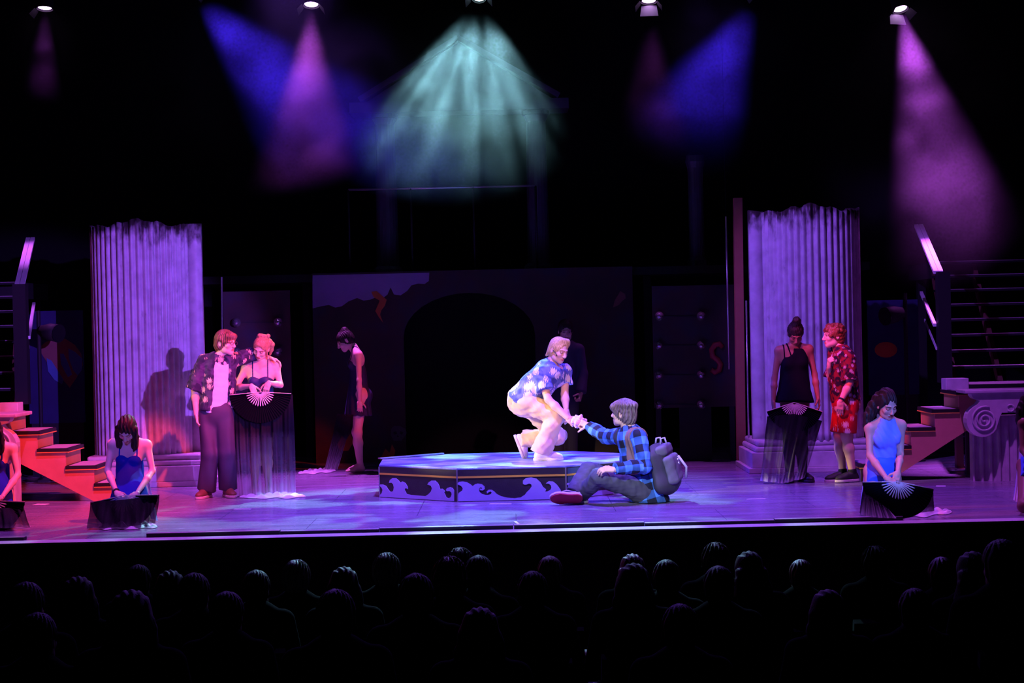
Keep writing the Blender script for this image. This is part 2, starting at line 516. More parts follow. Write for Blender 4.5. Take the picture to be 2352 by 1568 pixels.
def rbox(c, hs, ax, r=0.01, op='u', sm=0.01):
    c = A3(c); hs = A3(hs); M = np.array([unit(q) for q in ax])
    def f(P):
        q = np.abs((P - c) @ M.T) - (hs - r)
        return np.sqrt((np.maximum(q, 0) ** 2).sum(-1)) + np.minimum(q.max(-1), 0) - r
    R = np.linalg.norm(hs)
    return (op, sm, f, c - R, c + R)

def disp(fun):
    return ('d', 0, fun, None, None)

def sines(P, sc, seed=0):
    r = np.random.default_rng(seed); out = 0
    for k in range(4):
        d = r.normal(size=3); d /= np.linalg.norm(d)
        out = out + np.sin((P @ d) * sc * (1 + 0.6 * k) + r.uniform(0, 6.28)) / (1 + 0.5 * k)
    return out / 2.2

def surf(prims, h):
    lo = np.min([p[3] for p in prims if p[0] == 'u'], axis=0) - 4 * h - 0.01
    hi = np.max([p[4] for p in prims if p[0] == 'u'], axis=0) + 4 * h + 0.01
    n = np.ceil((hi - lo) / h).astype(int) + 1
    xs = [lo[i] + h * np.arange(n[i]) for i in range(3)]
    F = np.full(tuple(n), 1.0)
    for op, sm, f, a, b in prims:
        if a is None:
            sl = (slice(None),) * 3
        else:
            mg = sm + 3 * h
            i0 = np.maximum(0, np.floor((a - mg - lo) / h).astype(int)); i1 = np.minimum(n, np.ceil((b + mg - lo) / h).astype(int) + 1)
            if np.any(i1 <= i0): continue
            sl = tuple(slice(i0[q], i1[q]) for q in range(3))
        Pg = np.stack(np.meshgrid(*[xs[q][sl[q]] for q in range(3)], indexing='ij'), -1)
        d = f(Pg); cur = F[sl]
        if op == 'u':
            if sm > 0:
                hh = np.maximum(sm - np.abs(cur - d), 0) / sm
                F[sl] = np.minimum(cur, d) - hh * hh * sm * 0.25
            else: F[sl] = np.minimum(cur, d)
        elif op in ('s', 'c'):
            e = -d if op == 's' else d
            if sm > 0:
                hh = np.maximum(sm - np.abs(cur - e), 0) / sm
                F[sl] = np.maximum(cur, e) + hh * hh * sm * 0.25
            else: F[sl] = np.maximum(cur, e)
        elif op == 'd':
            F[sl] = cur + d
    F[0] = F[-1] = 1; F[:, 0] = F[:, -1] = 1; F[:, :, 0] = F[:, :, -1] = 1
    return nets(F, lo, h)

def join(parts):
    Vs, Fs, Ts = [], [], []; k = 0
    for V, F, T in parts:
        Vs.append(V); Fs.append(F + k); Ts.append(T if T is not None else np.ones((len(V), 3))); k += len(V)
    return np.concatenate(Vs), np.concatenate(Fs), np.concatenate(Ts)

# ------------------------------------------------------------------ the building
def struct(o): o['kind'] = 'structure'; return o
FRONT = 14.22
struct(MB().box((-9, 24.4, -1.2), (9, 24.6, 8.2)).build('wall_back', DRAPE))
struct(MB().box((-9.2, -3, -1.4), (-9, 24.6, 8.2)).build('wall_left', DRAPE))
struct(MB().box((9, -3, -1.4), (9.2, 24.6, 8.2)).build('wall_right', DRAPE))
struct(MB().box((-9.2, -3, 8.2), (9.2, 24.6, 8.4)).build('ceiling', DRAPE))
AUD = mat('auditorium_carpet', (0.010, 0.008, 0.010), 0.95, spec=0.1)
struct(MB().box((-9, -3, -1.4), (9, FRONT, -1.20)).build('floor', AUD))

FLOORM = stage_floor_mat()
stage = struct(MB().box((-9, FRONT + 0.02, -1.20), (9, 24.4, -0.02)).build('stage_floor', mat('stage_core', (0.03, 0.03, 0.03), 0.8)))
tag(stage, 'raised stage deck of dark painted sheets', None)
# painted sheets of the deck, each a piece of its own
x0s = [-8.95 + 1.79 * i for i in range(10)]
ys = [FRONT + 0.02, 15.62, 17.02, 18.42, 19.82, 21.22, 22.62, 24.35]
for j in range(len(ys) - 1):
    for x in x0s:
        xx = x + (0.9 if j % 2 else 0.0)
        a, b = max(-8.95, xx), min(8.95, xx + 1.79)
        if b - a < 0.2: continue
        MB().box((a + 0.002, ys[j] + 0.002, -0.02), (b - 0.002, ys[j + 1] - 0.002, 0.0)).build('floor_sheet', FLOORM, stage)
struct(tag(MB().box((-9, FRONT - 0.02, -1.20), (9, FRONT + 0.02, -0.012)).build('trim_1', mat('apron_brown', (0.05, 0.025, 0.02), 0.7)), 'dark brown face of the stage apron'))
LIP = mat('pale_lip', (0.72, 0.72, 0.75), 0.3, spec=0.6)
lip = struct(MB().box((-9, FRONT - 0.025, -0.012), (9, FRONT + 0.17, 0.006)).build('trim_2', LIP))
tag(lip, 'pale worn nosing along the front edge of the stage')
RAMP = mat('black_rubber', (0.012, 0.012, 0.012), 0.5)
RTOP = mat('ramp_top_glint', (0.55, 0.5, 0.55), 0.35, metal=0.4)  # pale tone puts the light caught along the strip tops into the colour
segs = [(-25, 38, 0), (322, 634, 1), (634, 866, 0), (866, 1180, 1), (1180, 1486, 1), (1486, 1790, 0), (1790, 2090, 1)]
names = ['short black edge strip beside the far kneeling dancer', 'black edge strip ending below the white tail of a fan',
         'lower black edge strip next to the strip by the white fan tail', 'black edge strip in front of the painted platform',
         'black edge strip below the sitting man with backpack', 'black edge strip between sitting man and pale blue dancer',
         'black edge strip ending in front of the pale blue dancer']
for (a, b, hi), lab in zip(segs, names):
    p = G(a, 1243 - (a - 320) * 0.0225); q = G(b, 1243 - (b - 320) * 0.0225)
    y = FRONT + 0.20
    t = thing('edge_strip', ((p[0] + q[0]) / 2, y, 0), lab, 'cable ramp', 'black strips along the stage edge')
    hh = 0.034 if hi else 0.027
    MB().box((p[0] + 0.004, y, 0.0), (q[0] - 0.004, y + 0.09, hh)).build('cover', RAMP, t)
    MB().box((p[0] + 0.004, y + 0.002, hh), (q[0] - 0.004, y + 0.06, hh + 0.004)).build('top_glint', RTOP, t)

# gaffer tape marks and scuffs lying on the deck
TAPE = mat('white_tape', (0.7, 0.7, 0.7), 0.6)
for k, (a, b, wd) in enumerate([((1125, 1157), (1175, 1157), 0.02), ((1183, 1197), (1206, 1216), 0.012), ((538, 1169), (576, 1169), 0.02),
                                ((1715, 1146), (1758, 1145), 0.018), ((1440, 1192), (1500, 1190), 0.01), ((80, 1158), (108, 1158), 0.05), ((2150, 1116), (2172, 1116), 0.05)]):
    p, q = G(*a), G(*b)
    lab = ['strip of white tape in front of the painted platform', 'short slanted tape mark near the stage edge below the platform', 'tape mark on the deck before the woman with the long veil',
           'tape mark on the deck left of the woman in black', 'thin tape mark right of the sitting man', 'pale floor mark at the foot of the red stairs', 'pink floor mark beside the pale blue dancer'][k]
    d = unit(q - p); nrm = np.array((-d[1], d[0], 0)) * wd
    o = MB().hexa([p - nrm, q - nrm, q + nrm, p + nrm] + [v + np.array((0, 0, 0.002)) for v in (p - nrm, q - nrm, q + nrm, p + nrm)]).build('tape_mark', TAPE, None, origin=(p + q) / 2)
    tag(o, lab, 'tape', 'tape marks on the deck')

# ------------------------------------------------------------------ painted octagonal platform
PH = 0.325
def plat_pts():
    cx = -0.04
    return [np.array(p) for p in ((-0.56, 16.79), (0.49, 16.79), (1.22, 17.43), (1.24, 18.15), (0.62, 18.73), (-0.66, 18.73), (-1.38, 18.16), (-1.36, 17.43))]
PP = plat_pts()
pl = thing('octagonal_platform', (-0.05, 17.7, 0), 'low black octagonal platform with painted purple waves and yellow stripe', 'platform')
PBLK = mat('platform_black', (0.034, 0.028, 0.028), 0.55, var=0.3, vscale=14, bump=0.15, bscale=90)
WAVE = mat('wave_lilac', (0.42, 0.38, 0.68), 0.6, var=0.12, vscale=5)
YEL = mat('yellow_stripe', (0.80, 0.55, 0.05), 0.5)
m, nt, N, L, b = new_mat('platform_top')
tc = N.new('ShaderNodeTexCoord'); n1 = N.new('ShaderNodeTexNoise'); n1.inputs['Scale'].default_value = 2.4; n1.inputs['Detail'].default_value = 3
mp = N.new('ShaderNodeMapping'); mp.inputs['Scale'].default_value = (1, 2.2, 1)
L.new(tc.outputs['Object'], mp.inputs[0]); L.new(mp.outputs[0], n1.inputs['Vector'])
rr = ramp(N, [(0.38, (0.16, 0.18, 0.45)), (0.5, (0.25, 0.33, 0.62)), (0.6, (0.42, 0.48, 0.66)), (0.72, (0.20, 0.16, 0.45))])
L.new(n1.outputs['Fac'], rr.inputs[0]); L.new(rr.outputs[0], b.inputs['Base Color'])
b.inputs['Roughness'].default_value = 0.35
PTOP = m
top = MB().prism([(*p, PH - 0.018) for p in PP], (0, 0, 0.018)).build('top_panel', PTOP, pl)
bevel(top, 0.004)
n8 = len(PP); cen = np.mean(PP, axis=0)
PANELS = []
for i in range(n8):
    a, b_ = PP[i], PP[(i + 1) % n8]
    d = unit(np.array((*(b_ - a), 0))); nrm = np.array((d[1], -d[0], 0))
    if nrm[:2] @ (0.5 * (a + b_) - cen) < 0: nrm = -nrm
    a3 = np.array((*a, 0)); b3 = np.array((*b_, 0))
    inn = -nrm * 0.02
    q = MB().hexa([a3 + inn, b3 + inn, b3, a3, *(v + np.array((0, 0, PH - 0.018)) for v in (a3 + inn, b3 + inn, b3, a3))]) if False else MB().prism([a3, b3, b3 + (0, 0, PH - 0.018), a3 + (0, 0, PH - 0.018)], inn)
    o = q.build('side_panel', PBLK, pl)
    PANELS.append((o, a3, b3, nrm))
def hit(px, py, p0, nrm, off=0.0):
    d = CR * (px - 1176.0) + CU * (784.0 - py) + fw * FPX
    d = np.array(d); o = np.array((0, 0, CAMZ)); p0 = p0 + nrm * off
    t = ((p0 - o) @ nrm) / (d @ nrm)
    return o + d * t
def zpx(p): return (820 + p[0] / 4.2, 1020 + p[1] / 4.2)
wl = [(205,515),(212,490),(240,470),(248,440),(240,420),(222,402),(208,398),(225,388),(250,388),(280,400),(300,430),(320,455),(340,458),(352,445),(357,415),(350,385),(335,370),(310,372),(318,345),(345,325),(375,326),(400,345),(418,368),(440,358),(470,375),(490,410),(492,432),(478,425),(465,425),(462,440),(475,465),(480,478),(520,488),(600,495),(660,500),(690,482),(715,455),(725,425),(715,400),(695,392),(680,388),(695,365),(720,350),(755,350),(780,372),(795,400),(803,430),(825,428),(845,445),(850,460),(840,460),(850,480),(862,510),(885,522),(905,510),(915,485),(912,465),(895,450),(870,452),(858,442),(870,422),(900,412),(925,422),(938,445),(938,553)]
wf = [(948,557),(950,495),(980,470),(1015,445),(1020,425),(1005,402),(985,392),(955,388),(955,375),(985,362),(1020,358),(1060,365),(1095,385),(1115,402),(1140,385),(1165,378),(1205,385),(1230,405),(1233,430),(1215,445),(1190,443),(1180,430),(1195,426),(1206,430),(1207,420),(1190,415),(1176,432),(1183,460),(1205,478),(1240,488),(1270,487),(1290,480),(1300,465),(1290,455),(1270,462),(1255,475),(1250,455),(1270,438),(1300,438),(1325,455),(1350,480),(1390,500),(1450,515),(1520,520),(1580,512),(1620,485),(1640,458),(1665,435),(1685,405),(1680,385),(1660,378),(1630,390),(1610,388),(1600,378),(1600,350),(1630,325),(1680,318),(1730,330),(1770,365),(1795,410),(1825,435),(1815,455),(1835,455),(1865,440),(1875,420),(1870,395),(1850,380),(1820,378),(1850,355),(1890,358),(1925,385),(1945,410),(1965,440),(1972,470),(1972,550)]
wr = [(1980,548),(1984,436),(2008,432),(2030,420),(2040,408),(2030,392),(2010,390),(2030,372),(2065,372),(2090,400),(2130,430),(2200,440),(2300,450),(2400,440),(2480,470),(2480,528)]
def stripe(panel, ya, yb):
    o, a3, b3, nrm = panel
    za, zb = ya, yb
    P = [a3 + (0, 0, za - 0.009), b3 + (0, 0, zb - 0.009), b3 + (0, 0, zb + 0.009), a3 + (0, 0, za + 0.009)]
    return MB().prism([p + nrm * 0.001 for p in P], nrm * 0.004).build('yellow_stripe', YEL, o)
for pan, poly in ((PANELS[7], wl), (PANELS[0], wf), (PANELS[1], wr)):
    o, a3, b3, nrm = pan
    P = []
    for q in poly:
        p = hit(*zpx(q), a3, nrm, 0.001)
        p[2] = max(0.006, min(PH - 0.03, p[2]))
        t = (p - a3) @ unit(b3 - a3); t = min(np.linalg.norm(b3 - a3) - 0.004, max(0.004, t))
        P.append(a3 + unit(b3 - a3) * t + nrm * 0.001 + np.array((0, 0, p[2])))
    wv = MB().prism(P, nrm * 0.004).build('painted_waves', WAVE, o)
for k in (7, 0, 1, 2, 6):
    stripe(PANELS[k], 0.237, 0.237)
teal = mat('teal_paint', (0.06, 0.12, 0.16), 0.55)
o, a3, b3, nrm = PANELS[1]; dd = unit(b3 - a3)
MB().prism([a3 + dd * s + np.array((0, 0, z)) + nrm * 0.001 for s, z in ((0.02, 0.10), (0.14, 0.16), (0.20, 0.30), (0.02, 0.30))], nrm * 0.002).build('painted_patch', teal, o)
# metal angle on the far left edge
a3 = np.array((*PP[6], PH)); b3 = np.array((*PP[5], PH))
MB().bar(a3 + (-0.03, -0.02, 0.012), lerp(a3, b3, 0.85) + (0, 0, 0.012), 0.05, 0.012).build('edge_bar', mat('bare_metal', (0.55, 0.55, 0.57), 0.3, metal=0.9), pl)
for i in (7, 0, 1):
    p = PP[i]
    MB().box((p[0] - 0.006, p[1] - 0.007, 0.0), (p[0] + 0.006, p[1] + 0.004, PH - 0.018)).build('corner_trim', mat('corner_tape', (0.20, 0.19, 0.2), 0.5), pl)

# ------------------------------------------------------------------ tall fluted columns
COLM = plaster_mat('column_plaster', (0.66, 0.62, 0.66), (2.6, 3.25))
BASEM = plaster_mat('base_plaster', (0.62, 0.58, 0.61))
def tall_column(cx, side, label):
    """half round corrugated shaft; side=+1: flat flange towards +x"""
    YC = 19.75; R = 0.565
    t = thing('fluted_column', (cx, YC, 0), label, 'column', 'tall broken columns flanking the stage')
    z0 = 0.335
    nfl = 25; per = 8; nz = 30
    cs = []
    for i in range(nfl * per + 1):
        u = i / (nfl * per); a = math.pi * (1.04 - 1.08 * u)           # from -x to +x through the front
        fl = 0.5 - 0.5 * math.cos(2 * math.pi * (i / per))
        r = R - 0.040 * (1 - fl ** 0.6)
        cs.append((r * math.cos(a) * 1.0, -r * math.sin(a) * 0.92, i))
    end = cs[-1]
    fl0 = [(end[0] + 0.006, end[1] - 0.10, -1), (end[0] + 0.02, end[1] - 0.14, -1), (end[0] + 0.17, end[1] - 0.14, -1), (end[0] + 0.175, end[1] - 0.05, -1)]
    cs2 = cs + fl0
    if side < 0: cs2 = [(-x, y, i) for x, y, i in cs2]
    V = []; n = len(cs2)
    topz = []
    for j, (x, y, i) in enumerate(cs2):
        s = x * 9 * side
        h = 2.92 + 0.03 * math.sin(s * 0.9 + 1) + 0.015 * math.sin(s * 3.1) + 0.02 * mnoise.noise(Vector((x * 14, cx, 0)))
        if i < 0: h = 2.92 + 0.02 * mnoise.noise(Vector((x * 30, cx, 4)))
        topz.append(h)
    for k in range(nz + 1):
        for j, (x, y, i) in enumerate(cs2):
            z = z0 + (topz[j] - z0) * k / nz
            V.append((cx + x, YC + y, z))
    F = [(k * n + j, k * n + j + 1, (k + 1) * n + j + 1, (k + 1) * n + j) for k in range(nz) for j in range(n - 1)]
    if side < 0: F = [tuple(reversed(f)) for f in F]
    sh = link_mesh('shaft', V, F, COLM, t, smooth=True)
    md = sh.modifiers.new('thick', 'SOLIDIFY'); md.thickness = 0.015; md.offset = -1
    # base: torus rolls and two stepped slabs
    xa, xb = (-0.60, 0.76) if side > 0 else (-0.76, 0.60)
    def slab(nm, g, zl, zh, r):
        o = MB().box((cx + xa - g, YC - 0.56 - g, zl), (cx + xb + g, YC + 0.55, zh)).build(nm, BASEM, t, smooth=False)
        bevel(o, r, 4)
    slab('plinth_foot', 0.06, 0.0, 0.055, 0.006)
    slab('plinth_slab', 0.02, 0.055, 0.225, 0.008)
    slab('torus_moulding', -0.02, 0.225, 0.285, 0.028)
    slab('torus_moulding', -0.05, 0.285, 0.345, 0.028)
    return t
tall_column(W(310, 1000, 19.2)[0], 1, 'tall white fluted column with broken top behind the embracing couple')
tall_column(W(1888, 1000, 19.2)[0], -1, 'tall white fluted column with broken top behind the woman in black')

# ------------------------------------------------------------------ side stairs, landings and upper flights
TREAD = mat('tread_grey', (0.45, 0.44, 0.46), 0.6, var=0.2, vscale=20)
NOSE = mat('tread_edge_black', (0.012, 0.012, 0.012), 0.5)
YTAPE = mat('amber_tape', (0.75, 0.42, 0.06), 0.5)
STRING = mat('stringer_wood', (0.58, 0.26, 0.18), 0.65, var=0.15, vscale=8, bump=0.1, bscale=40)
RISER = mat('riser_wood', (0.40, 0.30, 0.12), 0.7, var=0.15)
RAIL = mat('rail_white', (0.82, 0.78, 0.82), 0.4)
def side_stair(xn, run, sgn, yf, dep, nst, label):
    """xn = x of the lowest nosing, rising outwards (direction sgn)"""
    rise = 0.182
    t = thing('side_stairs', (xn + sgn * run * 2, yf + dep / 2, 0), label, 'stairs', 'short flights at the sides of the stage')
    for k in range(nst):
        a = xn + sgn * run * k - sgn * 0.035; b = xn + sgn * run * (k + 1)
        z = rise * (k + 1)
        x0, x1 = min(a, b), max(a, b)
        tr = MB().box((x0, yf - 0.02, z - 0.035), (x1, yf + dep, z)).build('tread', NOSE, t)
        MB().box((x0 + 0.03, yf + 0.02, z), (x1 - 0.03, yf + dep - 0.02, z + 0.004)).build('tread_mat', TREAD, tr)
        MB().box((x0, yf - 0.024, z - 0.043), (x1, yf - 0.02, z - 0.035)).build('edge_tape', YTAPE, tr)
        xe = a
        MB().box((xe - 0.004, yf - 0.02, z - 0.046), (xe + 0.004, yf + dep, z - 0.036)).build('nose_tape', YTAPE, tr)
        xr = xn + sgn * run * k
        ri = MB().box((min(xr, xr + sgn * 0.02), yf + 0.03, z - rise + (0.0 if k == 0 else 0.004)), (max(xr, xr + sgn * 0.02), yf + dep - 0.03, z - 0.036)).build('riser', RISER, t)
    # cut stringers front and back
    for yy in (yf, yf + dep - 0.03):
        P = [(xn, yy, 0.0)]
        for k in range(nst):
            P += [(xn + sgn * run * k, yy, rise * (k + 1) - 0.036), (xn + sgn * run * (k + 1), yy, rise * (k + 1) - 0.036)]
        xe = xn + sgn * run * nst
        P += [(xe, yy, rise * nst - 0.30), (xn + sgn * 0.30 * run / 0.29, yy, 0.0)]
        MB().prism(P, (0, 0.028, 0)).build('stringer', STRING, t)
    xe = xn + sgn * run * nst
    MB().box((min(xe, xe - sgn * 0.05), yf + 0.05, 0.0), (max(xe, xe - sgn * 0.05), yf + 0.10, rise * nst - 0.04)).build('post', BLACK, t)
    MB().box((min(xe, xe - sgn * 0.05), yf + dep - 0.1, 0.0), (max(xe, xe - sgn * 0.05), yf + dep - 0.05, rise * nst - 0.04)).build('post', BLACK, t)
    return xe, rise * nst
XL, ZL = side_stair(W(281, 1114, 17.7)[0], 0.285, -1, 17.7, 0.62, 5, 'red lit wooden stairs rising beside the kneeling dancer in dark blue')
XR, ZR = side_stair(W(1982, 1070, 17.9)[0], 0.250, 1, 17.9, 0.62, 5, 'dim brown wooden stairs rising beside the kneeling dancer in pale blue')

def landing_flight(sgn, xe, zl, yf, newel_px, rail_px, label):
    t = thing('landing_flight', (xe + sgn * 0.8, yf + 0.6, 0), label, 'stairs', 'upper flights behind the side stairs')
    # landing deck on posts with pale end boxes
    x0, x1 = sorted((xe, xe + sgn * 2.4))
    MB().box((x0, yf, zl), (x1, yf + 0.85, zl + 0.04)).build('landing_deck', BLACK, t)
    for xx in (x0 + 0.1, x1 - 0.1):
        for yy in (yf + 0.08, yf + 0.75):
            MB().box((xx - 0.04, yy - 0.04, 0), (xx + 0.04, yy + 0.04, zl)).build('post', BLACK, t)
    # open treads climbing upstage
    skew = 0.23 if sgn < 0 else 0.14
    xi = xe + sgn * 0.05; xo = xe + sgn * 2.3
    a0, a1 = sorted((xi, xo))
    ns = 8
    for k in range(ns):
        z = zl + 0.04 + 0.175 * (k + 1); y = yf + 0.8 + 0.27 * k
        ox = sgn * skew * 0.27 * (k + 0.5)
        tr = MB().box((a0 + ox, y, z - 0.03), (a1 + ox, y + 0.27, z)).build('tread', BLACK, t)
        MB().box((a0 + ox, y - 0.004, z - 0.006), (a1 + ox, y + 0.03, z + 0.002)).build('nosing', mat('nosing_strip', (0.35, 0.28, 0.3), 0.45), tr)
    zt = zl + 0.04 + 0.175 * ns; yt = yf + 0.8 + 0.27 * ns
    for xx in (xi + sgn * 0.02, xi + sgn * 0.52):
        xt = xx + sgn * skew * (yt - yf - 0.8)
        P = [(xx, yf + 0.8, zl + 0.04), (xt, yt, zt - 0.03), (xt, yt, zt - 0.25), (xx + sgn * skew * 0.25, yf + 1.05, zl + 0.04)]
        o = MB().prism(P, (sgn * 0.05, 0, 0)).build('stringer', mat('dark_stringer', (0.16, 0.06, 0.045), 0.7), t)
    a0, a1 = a0 + sgn * skew * 2.2, a1 + sgn * skew * 2.2
    MB().box((a0, yt, zt - 0.2), (a1, yt + 1.2, zt)).build('upper_deck', BLACK, t)
    for xx in (a0 + 0.1, a1 - 0.1):
        MB().box((xx - 0.05, yt + 0.9, 0), (xx + 0.05, yt + 1.0, zt - 0.2)).build('post', BLACK, t)
    # newel and double board handrails on the inner side
    nx = W(newel_px[0], newel_px[1], yf + 0.7)
    MB().box((nx[0] - 0.07, yf + 0.66, zl + 0.04), (nx[0] + 0.07, yf + 0.78, nx[2])).build('newel_post', BLACK, t)
    for (lo, hi, wd, nb) in rail_px:
        p = W(*lo, yf + 0.74); q = W(*hi, yf + 2.9)
        for k in range(nb):
            o_ = (k - (nb - 1) / 2) * wd * 1.12
            MB().bar(p + (o_, 0, 0), q + (o_, 0, 0), wd, 0.035).build('rail_board', RAIL, t)
    return t
landing_flight(-1, XL, ZL, 18.35, (45, 652), [((45, 655), (70, 548), 0.05, 2), ((66, 775), (78, 697), 0.035, 1), ((61, 832), (68, 790), 0.014, 1)],
               'dark open flight climbing upstage with pink lit double handrail beside the portrait panel')
landing_flight(1, XR, ZR, 18.55, (2166, 624), [((2155, 625), (2110, 518), 0.05, 2), ((2147, 746), (2116, 672), 0.035, 1), ((2151, 800), (2124, 735), 0.014, 1)],
               'dark open flight with wide treads and pink lit double handrail above the scroll capital')

# ------------------------------------------------------------------ short pedestals with scroll capitals
PEDM = plaster_mat('pedestal_plaster', (0.60, 0.56, 0.62))
def pedestal(sgn, xc, yf, label):
    """sgn=+1 : seen from its left scroll. xc = x of the inner shaft edge"""
    t = thing('scroll_capital_pedestal', (xc + sgn * 0.55, yf + 0.4, 0), label, 'pedestal', 'short columns with scroll capitals')
    wdt = 1.06; nr = 13; depth = 0.25 if sgn > 0 else 0.45
    V = []; F = []
    prof = []
    for i in range(nr):
        u0_ = i / nr; u1_ = (i + 0.22) / nr; u2_ = (i + 0.5) / nr; u3_ = (i + 0.78) / nr
        for u, dpt in ((u0_, 0.0), (u1_, 0.0), (u1_ + 0.008, 0.018), (u2_, 0.034), (u3_, 0.026)):
            bow = 0.10 * (2 * u - 1) ** 2
            prof.append((u * wdt, dpt + bow))
    prof.append((wdt, 0.10))
    lo = len(prof)
    for z in (0.0, 0.66):
        for (x, y) in prof: V.append((xc + sgn * x, yf + y, z))
    F = [(j, j + 1, lo + j + 1, lo + j) for j in range(lo - 1)]
    if sgn < 0: F = [tuple(reversed(f)) for f in F]
    s = link_mesh('fluted_shaft', V, F, PEDM, t, smooth=False)
    MB().box((min(xc, xc + sgn * wdt) + 0.01, yf + 0.11, 0), (max(xc, xc + sgn * wdt) - 0.01, yf + depth, 0.66)).build('core', PEDM, t)
    # capital board with drooping scrolls, outline in (u, z) from the inner edge
    def outline():
        L_ = [(-0.055, 0.905), (-0.05, 0.875), (-0.03, 0.85), (0.035, 0.825), (0.01, 0.79)]
        c = (0.055, 0.625); r = 0.165
        for k in range(14):
            a = math.radians(125 + k * 15.5)
            L_.append((c[0] + r * math.cos(a) * 0.98, c[1] + r * math.sin(a)))
        L_ += [(0.23, 0.66), (0.25, 0.70)]
        return L_
    left = outline(); right = [(wdt - u, z) for u, z in reversed(left)]
    P = [(xc + sgn * u, yf - 0.10, z) for u, z in left + right]
    o = MB().prism(P, (0, 0.14, 0)).build('capital_board', PEDM, t)
    for cx_ in (0.055, wdt - 0.055):
        pts = []
        for k in range(56):
            a = k * 0.30; r = 0.135 * (1 - k / 62)
            dirn = 1 if cx_ < 0.5 else -1
            pts.append((xc + sgn * (cx_ + 0.02 * dirn + r * math.cos(a + 1.2) * dirn), yf - 0.105, 0.635 + r * math.sin(a + 1.2)))
        MB().tube(pts, 0.011, 6).build('scroll_relief', PEDM, t, smooth=True)
    for k in range(5):
        xx = 0.34 + k * 0.095
        pts = [(xc + sgn * (xx + 0.035 * math.cos(q)), yf - 0.103, 0.745 + 0.035 * math.sin(q)) for q in np.linspace(-2.6, 2.6, 9)]
        MB().tube(pts, 0.008, 6).build('egg_relief', PEDM, t, smooth=True)
    o = MB().box((min(xc - sgn * 0.12, xc + sgn * (wdt + 0.12)), yf - 0.13, 0.90), (max(xc - sgn * 0.12, xc + sgn * (wdt + 0.12)), yf + depth, 0.935)).build('top_slab', PEDM, t)
    bevel(o, 0.008, 2)
    return t
pedestal(1, W(2240, 1050, 17.62)[0], 17.62, 'pale fluted pedestal with scroll capital beside the dim brown stairs')
pedestal(-1, W(20, 1050, 17.2)[0], 17.2, 'pale scroll capital pedestal beside the red lit stairs')
for px, y, lab in ((2200, 18.2, 'pale box standing behind the scroll capital by the dim stairs'), (14, 17.95, 'pale lilac box behind the scroll capital by the red stairs')):
    p = W(px, 930, y)
    hh = 1.03 if px > 1000 else 1.01
    o = bevel(MB().box((p[0] - 0.12, y, ZR + 0.001), (p[0] + 0.12, y + 0.2, hh)).build('plaster_box', PEDM, None, origin=(p[0], y + 0.12, ZR)), 0.006)
    tag(o, lab, 'box', 'pale plaster boxes')

# ------------------------------------------------------------------ upstage scenery
MUR = cloud_paint_mat()
MBLU = mat('mural_navy', (0.014, 0.014, 0.08), 0.7, var=0.4, vscale=3)
MCL = mat('mural_cloud', (0.26, 0.18, 0.36), 0.7, var=0.2, vscale=4)
MOR = mat('mural_orange', (0.50, 0.12, 0.03), 0.7, var=0.3, vscale=6)
MTEAL = mat('mural_teal', (0.05, 0.12, 0.28), 0.7, var=0.2)
MSKIN = mat('mural_skin', (0.18, 0.07, 0.06), 0.7, var=0.2)
MGREY = mat('mural_grey', (0.07, 0.065, 0.08), 0.7, var=0.2)
def flatpoly(name, pix, Y, th, m, parent):
    P = [W(x, y, Y) for x, y in pix]
    return MB().prism(P, (0, th, 0)).build(name, m, parent)
PY = 22.0
portal = thing('painted_portal_flat', W(1085, 1060, PY) * (1, 1, 0), 'dark painted scenery wall with arched opening, storm clouds and lightning', 'scenery flat')
lt = W(716, 628, PY); rt = W(1452, 612, PY)
ax0, ax1 = W(930, 900, PY)[0], W(1232, 900, PY)[0]; az = W(1080, 672, PY)[2]; spr = az - 0.55
arc = [(ax0 + (ax1 - ax0) * (0.5 - 0.5 * math.cos(a)), spr + 0.55 * math.sin(a)) for a in np.linspace(0, math.pi, 17)]
out = [(lt[0], 0), (lt[0], lt[2]), (rt[0], lt[2]), (rt[0], 0), (ax1, 0)] + [(x, z) for x, z in reversed(arc)] + [(ax0, 0)]
MB().prism([(x, PY, z) for x, z in out], (0, 0.05, 0)).build('wall_panel', MUR, portal)
cl = [(718,632),(986,626),(985,645),(975,652),(960,651),(945,655),(935,668),(920,678),(905,676),(897,660),(890,676),(880,684),(862,683),(850,688),(835,690),(820,684),(800,692),(785,703),(770,706),(755,700),(738,703),(718,708)]
flatpoly('painted_cloud', cl, PY - 0.012, 0.010, MCL, portal)
flatpoly('painted_lightning', [(853,670),(865,668),(888,688),(884,702),(876,712),(873,722),(880,741),(870,728),(862,714),(868,700),(872,690),(858,682)], PY - 0.022, 0.010, MOR, portal)
flatpoly('painted_skull', [(898,985),(905,978),(918,978),(930,984),(935,994),(928,1004),(922,1012),(904,1012),(898,1000)], PY - 0.012, 0.010, MGREY, portal)
for pp in ([(903,992),(910,990),(912,996),(905,998)], [(919,990),(926,992),(924,998),(918,996)], [(913,999),(917,1003),(911,1003)]):
    flatpoly('painted_eye_socket', pp, PY - 0.016, 0.004, BLACK, portal)
flatpoly('painted_flame', [(775,1020),(785,1000),(795,1010),(805,995),(812,1015),(800,1035),(780,1035)], PY - 0.012, 0.010, MOR, portal)
flatpoly('painted_flame', [(873,1055),(885,1030),(895,1040),(900,1020),(908,1035),(902,1062)], PY - 0.012, 0.010, MOR, portal)
flatpoly('painted_cloud', [(1412,690),(1425,668),(1436,675),(1437,685),(1428,692),(1422,700),(1408,706)], PY - 0.012, 0.010, MSKIN, portal)
# ground row behind the arch
o = MB().box((ax0 - 0.3, 22.2, 0), (ax1 + 0.3, 22.24, 2.28)).build('arch_backing', DRAPE, portal)

